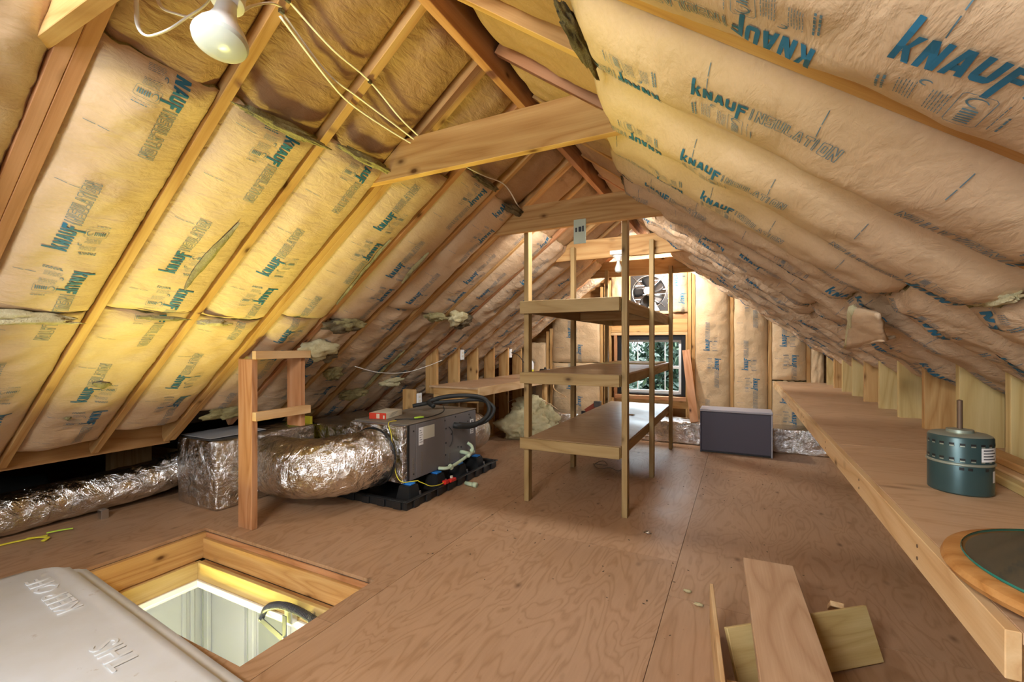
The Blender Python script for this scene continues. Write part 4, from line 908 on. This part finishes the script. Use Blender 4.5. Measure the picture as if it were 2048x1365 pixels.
for i in range(4): box('label_print', cx1 + .0036, cx1 + .004, cy0 + .915, cy0 + .94, cz0 + .22 + i * .02, cz0 + .226 + i * .02, 'dark_print', sp3, 0)
box('label_print', cx1 + .0036, cx1 + .004, cy0 + .918, cy0 + .938, cz0 + .305, cz0 + .33, 'dark_print', sp3, 0)
for (yy, zz) in ((.10, .37), (.10, .045), (.505, .39), (.52, .32), (.52, .2), (.515, .1), (.60, .26), (.72, .30), (.75, .305), (.765, .31), (.86, .33), (.90, .36), (.70, .13), (.75, .12), (.66, .40), (.88, .39)):
    lathe('screw', [(0, 0), (.007, 0), (.007, .003), (0, .004)], 'black_plastic', sp1 if yy < .12 else (sp2 if yy < .5 else sp3), Matrix.Translation((cx1 + .002, cy0 + yy, cz0 + zz)) @ Matrix.Rotation(math.pi / 2, 4, 'Y'), 8)
for j, (yy, n_) in enumerate(((.085, 11), (.19, 13), (.56, 6))):
    for i in range(n_): box('stamped_letter', cx1 + .002, cx1 + .0042, cy0 + yy, cy0 + yy + (.022 if i % 3 else .014), cz0 + .03 + i * .013, cz0 + .036 + i * .013, 'cabinet_top', (sp1, sp2, sp3)[j], 0)
tube('wire_loop', [(cx1 + .004, cy0 + .56, cz0 + .33), (cx1 + .012, cy0 + .60, cz0 + .28), (cx1 + .01, cy0 + .60, cz0 + .2), (cx1 + .004, cy0 + .57, cz0 + .16)], .003, 'black_rubber', ah, 6)
tube('refrigerant_hose', [(-2.21, 3.32, .47), (-2.14, 3.38, .46), (-2.08, 3.50, .48), (-2.07, 3.62, .56), (-2.12, 3.62, .665), (-2.25, 3.52, .70), (-2.42, 3.40, .69), (-2.5, 3.28, .655), (-2.42, 3.24, .625)], .020, 'black_rubber', ah, 12)
tube('refrigerant_hose', [(-2.21, 3.38, .45), (-2.12, 3.46, .45), (-2.05, 3.58, .49), (-2.05, 3.67, .58), (-2.13, 3.64, .645), (-2.22, 3.55, .66), (-2.34, 3.46, .65), (-2.52, 3.3, .64), (-2.62, 3.2, .62)], .017, 'black_rubber', ah, 12)
tube('hose_elbow', [(-2.205, 3.24, .475), (-2.17, 3.26, .47), (-2.13, 3.36, .455), (-2.10, 3.44, .46)], .026, 'black_rubber', ah, 12)
tube('control_wire', [(-2.36, 3.30, .625), (-2.30, 3.22, .59), (-2.26, 3.0, .582), (-2.28, 2.85, .582), (-2.33, 2.76, .59), (-2.42, 2.74, .582)], .004, 'black_rubber', ah, 6)
box('wire_connector', -2.33, -2.29, 2.86, 2.94, .578, .59, 'lime_plastic', ah, .003)
tube('sensor_wire', [(-2.37, 2.70, .582), (-2.36, 2.60, .58), (-2.30, 2.565, .50), (-2.28, 2.565, .35), (-2.25, 2.56, .22), (-2.21, 2.575, .165), (-2.17, 2.63, .158), (-2.14, 2.68, .156)], .003, 'yellow_plastic', ah, 6)
dl = tube('drain_pipe', [(-2.18, 3.42, .29), (-2.15, 3.44, .26), (-2.135, 3.43, .22), (-2.13, 3.36, .20), (-2.12, 3.2, .178), (-2.12, 3.07, .166), (-2.14, 3.02, .164), (-2.19, 3.0, .164)], .014, 'pvc', ah, 12, label='pale green plastic drain pipe')
tube('pipe_tee', [(-2.20, 3.34, .225), (-2.10, 3.32, .222), (-2.07, 3.26, .222)], .017, 'pvc', dl, 12, 3); tube('tee_branch', [(-2.10, 3.32, .222), (-2.12, 3.38, .21)], .014, 'pvc', dl, 12, 2)
for p in ((-2.135, 3.43, .22), (-2.12, 3.07, .166)): lathe('coupling', [(.018, -.018), (.018, .018)], 'pvc', dl, Matrix.Translation(p) @ Matrix.Rotation(.8, 4, 'X'), 14)
lp = thing('pipe_offcut', 'short pale green pipe offcut lying on the floor by the pan', 'pipe', (-2.05, 3.18, 0)); 
tube('pipe_piece', [(-2.04, 3.17, .018), (-1.93, 3.15, .018)], .017, 'pvc', lp, 14, 2); tube('pipe_collar', [(-1.958, 3.155, .021), (-1.922, 3.149, .021)], .021, 'pvc', lp, 14, 2)
fs = box('float_switch', -2.10, -2.065, 2.92, 2.97, .067, .095, 'red_plastic', pan, .004, label='red plastic float switch'); tube('lead_wire', [(-2.14, 2.68, .150), (-2.115, 2.71, .13), (-2.09, 2.76, .10), (-2.078, 2.85, .085), (-2.08, 2.925, .085)], .003, 'yellow_plastic', fs, 6); box('switch_clip', -2.09, -2.055, 2.98, 3.06, .067, .092, 'red_plastic', fs, .005); lathe('thumb_nut', [(.001, 0), (.012, 0), (.012, .015), (.001, .016)], 'cream_card', fs, Matrix.Translation((-2.085, 3.03, .0925)), 10)
cb = thing('carton', 'flat cream and red cardboard carton on top of the air handler', 'carton', (-2.50, 2.82, .577))
Mb = Matrix.Translation((-2.60, 2.84, .577)) @ Matrix.Rotation(math.radians(12), 4, 'Z')
for nm, a in (('carton_body', (-.075, .075, -.13, .13, .001, .05, 'cream_card')), ('red_end', (-.0755, .0755, -.132, -.1301, .001, .05, 'red_card'))):
    o = box(nm, *a, cb, .002); o.matrix_basis = WM[cb.name].inverted() @ Mb @ WM[o.name]
for i, x in enumerate((-.01, .005, .05)):
    o = box('barcode_patch', x, x + .012, -.1332, -.1322, .006, .044 - .012 * (i == 2), 'cream_card', cb, 0); o.matrix_basis = WM[cb.name].inverted() @ Mb @ WM[o.name]
for i in range(5):
    o = box('print_line', .0752, .0756, -.09 + .012 * i, -.02 + .02 * i, .012 + .007 * i, .0135 + .007 * i, 'dark_print', cb, 0); o.matrix_basis = WM[cb.name].inverted() @ Mb @ WM[o.name]

# ------------------------------------------------------------------ fallen insulation
fp = thing('fallen_insulation', 'heap of fallen yellow fibreglass insulation on the floor by the left wall', 'insulation', (-2.55, 5.1, 0))
blob('fiber_mound', (-2.42, 5.12, .13), .31, .26, .22, 'fiber_yellow', fp, 3, .38, 1.8, 5, 0, -.128); blob('fiber_peak', (-2.38, 5.22, .33), .24, .16, .17, 'fiber_yellow', fp, 8, .38, 2.0, 5); blob('fiber_clump', (-2.18, 5.22, .20), .16, .13, .18, 'fiber_yellow', fp, 12, .38, 2.0, 5)
tube('paper_edge', [(-2.70, 5.2, .42), (-2.5, 5.18, .50), (-2.3, 5.2, .50), (-2.12, 5.25, .42), (-2.05, 5.3, .36)], .012, 'kraft', fp, 8, 8, .4)
tag(tube('loose_stick', [(-2.20, 5.56, .64), (-2.16, 5.50, .58), (-1.98, 5.44, .50)], .006, 'pine_pale', n=6, sub=4), 'thin bent pale rod resting on the fallen insulation', 'rod')
ro = thing('red_hand_tool', 'dark red and black hand tool standing behind the bottom rack shelf', 'tool', (-1.72, 5.7, .265)); beam('tool_body', (-1.80, 5.7, .30), (-1.66, 5.7, .40), .05, .06, 'red_tool', ro); box('tool_cap', -1.69, -1.60, 5.67, 5.73, .36, .44, 'dark_steel', ro, .006); box('tool_foot', -1.86, -1.78, 5.68, 5.72, .266, .30, 'black_plastic', ro, .004)

# ------------------------------------------------------------------ chest and leaning board
ch = thing('storage_chest', 'dark grey chest with a lighter top against the gable wall', 'chest', (-.04, 5.45, 0))
Mch = (-.39, .30)
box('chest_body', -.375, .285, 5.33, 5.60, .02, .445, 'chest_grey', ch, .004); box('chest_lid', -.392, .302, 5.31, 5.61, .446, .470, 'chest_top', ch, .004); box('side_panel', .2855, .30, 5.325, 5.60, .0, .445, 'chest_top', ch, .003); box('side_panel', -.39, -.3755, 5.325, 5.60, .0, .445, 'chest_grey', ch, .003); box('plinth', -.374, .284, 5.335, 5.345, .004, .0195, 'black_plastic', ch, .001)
tag(beam('leaning_board', (-.47, 5.60, .27), (-.60, 5.99, 1.10), .09, .03, 'pine_red', None, up=(0, -1, .4)), 'reddish board leaning against the wall beside the window', 'board')

# ------------------------------------------------------------------ motor on the shelf
mo = thing('fan_motor', 'dark green cylindrical blower motor standing on the long shelf', 'motor', (.573, 1.765, .745)); MM = Matrix.Translation((.573, 1.765, .7455)); mr = .071
ms = lathe('motor_shell', [(.066, 0), (mr, .004), (mr, .158), (mr - .003, .163)], 'motor_green', mo, MM, 56); lathe('end_cap', [(mr - .002, .163), (.06, .168), (.03, .170), (.03, .178), (.012, .180), (.001, .18)], 'motor_cap', mo, MM, 48)
lathe('band', [(mr + .0005, .083), (mr + .003, .085), (mr + .003, .089), (mr + .0005, .091)], 'motor_cap', mo, MM, 56, caps=False); lathe('shaft', [(.0065, .178), (.0065, .262), (.001, .264)], 'rust', mo, MM, 16)
def curved_patch(name, r, a0, a1, z0, z1, mat, par, M, n=6):
    V, Fs = [], []
    for i in range(n + 1):
        a = a0 + (a1 - a0) * i / n
        for z in (z0, z1): V.append((r * math.cos(a), r * math.sin(a), z))
    for i in range(n): Fs.append((2 * i, 2 * i + 2, 2 * i + 3, 2 * i + 1))
    return link(name, mesh(V, Fs), mat, par, M)
for i in range(20):
    a = 2 * math.pi * i / 20
    for z in (.138, .096): curved_patch('vent_slot', mr + .0006, a, a + .16, z, z + .009, 'black_plastic', ms, MM, 3); curved_patch('slot_lip', mr + .0007, a + .01, a + .15, z - .0005, z + .003, 'motor_cap', ms, MM, 3)
rpl = curved_patch('rating_plate', mr + .0012, -1.25, -.35, .099, .137, 'label_white', mo, MM, 10)
for i in range(4): curved_patch('plate_print', mr + .0015, -1.18, -.6 - .12 * (i % 2), .105 + i * .008, .108 + i * .008, 'dark_print', rpl, MM, 6)
curved_patch('side_label', mr + .001, -.75, -.55, .04, .072, 'label_white', mo, MM, 4)
for a in (-1.9, -1.65, -1.1): curved_patch('shell_notch', mr + .0008, a, a + .14, .072, .08, 'black_plastic', ms, MM, 3)
# trim strips along the wall
for i, (x0, x1, z0, z1, y0, y1, m, lab) in enumerate(((.735, .815, .7455, .775, 1.40, 2.30, 'pine_pale', 'pale wood moulding lowest on the long shelf against the studs'), (.76, .82, .776, .80, 1.42, 2.33, 'pine', 'brown wood moulding stacked on the pale one against the studs'), (.70, .731, .7455, .772, 1.40, 2.05, 'pine_green', 'narrow pale strip lying in front of the stacked mouldings'))):
    tag(box('wood_moulding', x0, x1, y0, y1, z0, z1, m, None, .004), lab, 'moulding', 'wood mouldings on the long shelf')
# round tray
rt = thing('round_tray', 'round oak rimmed tray with a glass top at the near end of the shelf', 'tray', (.60, 1.07, .745)); MR = Matrix.Translation((.588, 1.07, .7455))
lathe('turntable_base', [(.12, 0), (.12, .014)], 'dark_steel', rt, MR, 40); lathe('oak_rim', [(.001, .0145), (.235, .0145), (.250, .020), (.256, .030), (.252, .040), (.243, .0445), (.20, .0440), (.001, .0440)], 'oak', rt, MR, 72)
lathe('glass_sheen_disc', [(.001, .0446), (.222, .0446), (.222, .0452), (.001, .0452)], 'cabinet_top', rt, MR, 72); lathe('glass_plate', [(.001, .0455), (.227, .0455), (.227, .0495), (.001, .0495)], 'glass_top', rt, MR, 72); lathe('glass_edge', [(.2272, .0452), (.2286, .0475), (.2272, .0500)], 'glass_edge', rt, MR, 72, caps=False)  # grey disc added under the glass to imitate its reflection

# ------------------------------------------------------------------ lumber scraps in the foreground
def free_board(name, a, b, w, h, mat, label, up=(0, 0, 1)): return tag(beam(name, a, b, w, h, mat, None, up), label, 'board', 'lumber offcuts on the floor')
free_board('wide_plank', (.108, 2.26, .203), (.16, 1.15, .203), .19, .038, 'pine_rough', 'wide rough plank lying on top of the other offcuts')
free_board('edge_board', (-.105, 2.03, .0915), (-.036, 1.38, .0915), .014, .183, 'pine_pale', 'thin board standing on edge left of the wide plank')
free_board('tilted_board', (-.025, 1.725, .09), (.445, 2.115, .09), .018, .183, 'pine_green', 'greenish board on edge passing under the wide plank', up=(-.25, .30, 1))
free_board('short_stick', (.36, 2.36, .03), (.34, 2.15, .15), .045, .02, 'pine_pale', 'short pointed stick leaning behind the greenish board')
free_board('lower_plank', (.03, 1.58, .10), (.10, 1.2, .10), .14, .035, 'pine_pale', 'short plank end below the wide plank near the frame edge'); 
tag(box('support_block', .0, .12, 1.30, 1.38, 0, .082, 'pine', None), 'small wood block under the short plank', 'block')

# ------------------------------------------------------------------ small things on the floor
def bit(x, y, r, m, lab, cat, sd): tag(blob('floor_scrap', (x, y, r * .3), r, r * .55, r * .32, m, None, sd, .4, 3, 2), lab, cat)
bit(-.508, 2.865, .022, 'steel', 'crumpled foil scrap on the floor in front of the rack', 'scrap', 1); bit(-.221, 2.273, .018, 'fiber_yellow', 'pale fibre crumb farther from the edge board', 'scrap', 2); bit(-.166, 2.177, .02, 'fiber_yellow', 'pale fibre crumb nearest the edge board', 'scrap', 3)
rr = random.Random(5)
crumbs = []
Vc, Fc = [], []
for i in range(260):
    x = rr.uniform(-2.0, .3); y = rr.uniform(1.9, 5.6)
    if y < 2.4 and x > -.25: continue
    r = rr.uniform(.002, .007); b = len(Vc); a = rr.uniform(0, 6.3)
    for q in range(4): Vc.append((x + r * (1.6 if q % 2 else .7) * math.cos(a + q * 1.57), y + r * (1.6 if q % 2 else .7) * math.sin(a + q * 1.57), .0006))
    Vc.append((x, y, .0006 + r * .5)); Fc += [(b + q, b + (q + 1) % 4, b + 4) for q in range(4)]
db = link('floor_debris', mesh(Vc, Fc), 'shadow_board'); db['kind'] = 'stuff'; db['label'] = 'scattered dark crumbs and chips on the plywood floor'; db['category'] = 'debris'
tag(tube('wire_tangle', [(-1.28, 4.28, .006), (-1.2, 4.2, .03), (-1.14, 4.28, .012), (-1.2, 4.34, .03), (-1.26, 4.25, .01), (-1.18, 4.14, .006), (-1.08, 4.16, .02), (-1.0, 4.13, .008), (-.97, 4.2, .02)], .003, 'bark', n=6), 'tangle of thin wire on the floor under the rack', 'wire')
st = thing('yellow_strap', 'yellow strap scraps on the floor by the round duct', 'strap', (-3.8, 1.1, 0))
tube('strap_piece', [(-3.84, .93, .006), (-3.82, 1.04, .006), (-3.79, 1.12, .006), (-3.77, 1.17, .006)], .012, 'yellow_plastic', st, 8, 6, .35); tube('strap_piece', [(-3.80, 1.09, .012), (-3.75, 1.13, .014), (-3.71, 1.15, .012), (-3.68, 1.12, .008)], .012, 'yellow_plastic', st, 8, 6, .35); tube('bright_tip', [(-3.79, 1.17, .016), (-3.77, 1.23, .016), (-3.75, 1.28, .012)], .008, 'lime_plastic', st, 8, 6, .5)

# ------------------------------------------------------------------ outdoors beyond the gable window
struct(box('ground_outside', -30, 30, 7, 40, -3.2, -3.1, 'soil', None, 0))
def tree(x, y, z, r, h, label, seed, pale):
    t = thing('evergreen_tree', label, 'tree', (x, y, -3.1), 'evergreen trees outside the window'); tube('trunk', [(x, y, -3.1), (x + .1, y, -1), (x, y, z + h * .5)], .09, 'bark', t, 8)
    rg = random.Random(seed)
    for mname, n in (('leaf_dark', 14000), ('leaf_pale', int(1300 * pale))):
        V, Fs = [], []
        for i in range(n):
            while True:
                p = Vector((rg.uniform(-1, 1), rg.uniform(-1, 1), rg.uniform(-1, 1)))
                if p.length < 1: break
            p = Vector((p.x * r, p.y * r, p.z * h)); a = Vector((rg.gauss(0, 1), rg.gauss(0, 1), rg.gauss(0, 1))).normalized(); u = a.orthogonal().normalized(); L = rg.uniform(.06, .13); w_ = L * .36; b = len(V)
            V += [p - a * L, p + u * w_, p + a * L, p - u * w_]; Fs.append((b, b + 1, b + 2, b + 3))
        if Fs: link('foliage', mesh(V, Fs), mname, t, Matrix.Translation((x, y, z)))
for i, (x, y, z, r, h, lab, pl_) in enumerate(((-2.9, 9.4, -.3, 1.1, 2.4, 'dark evergreen tree nearest on the left in the gable window', 1), (-1.2, 11.4, -.3, 1.3, 2.5, 'evergreen tree in the middle of the gable window', 2), (.45, 9.3, -.3, 1.1, 2.3, 'evergreen tree nearest on the right in the gable window', 1),
        (-4.6, 14.6, -.1, 1.9, 2.9, 'tall evergreen tree far behind on the left outside', 1), (-.6, 14.9, -.1, 1.9, 3.0, 'tall evergreen tree far behind in the middle outside', 2), (3.2, 14.6, -.1, 1.9, 2.8, 'tall evergreen tree far behind on the right outside', 1))): tree(x, y, z, r, h, lab, 40 + i, pl_)
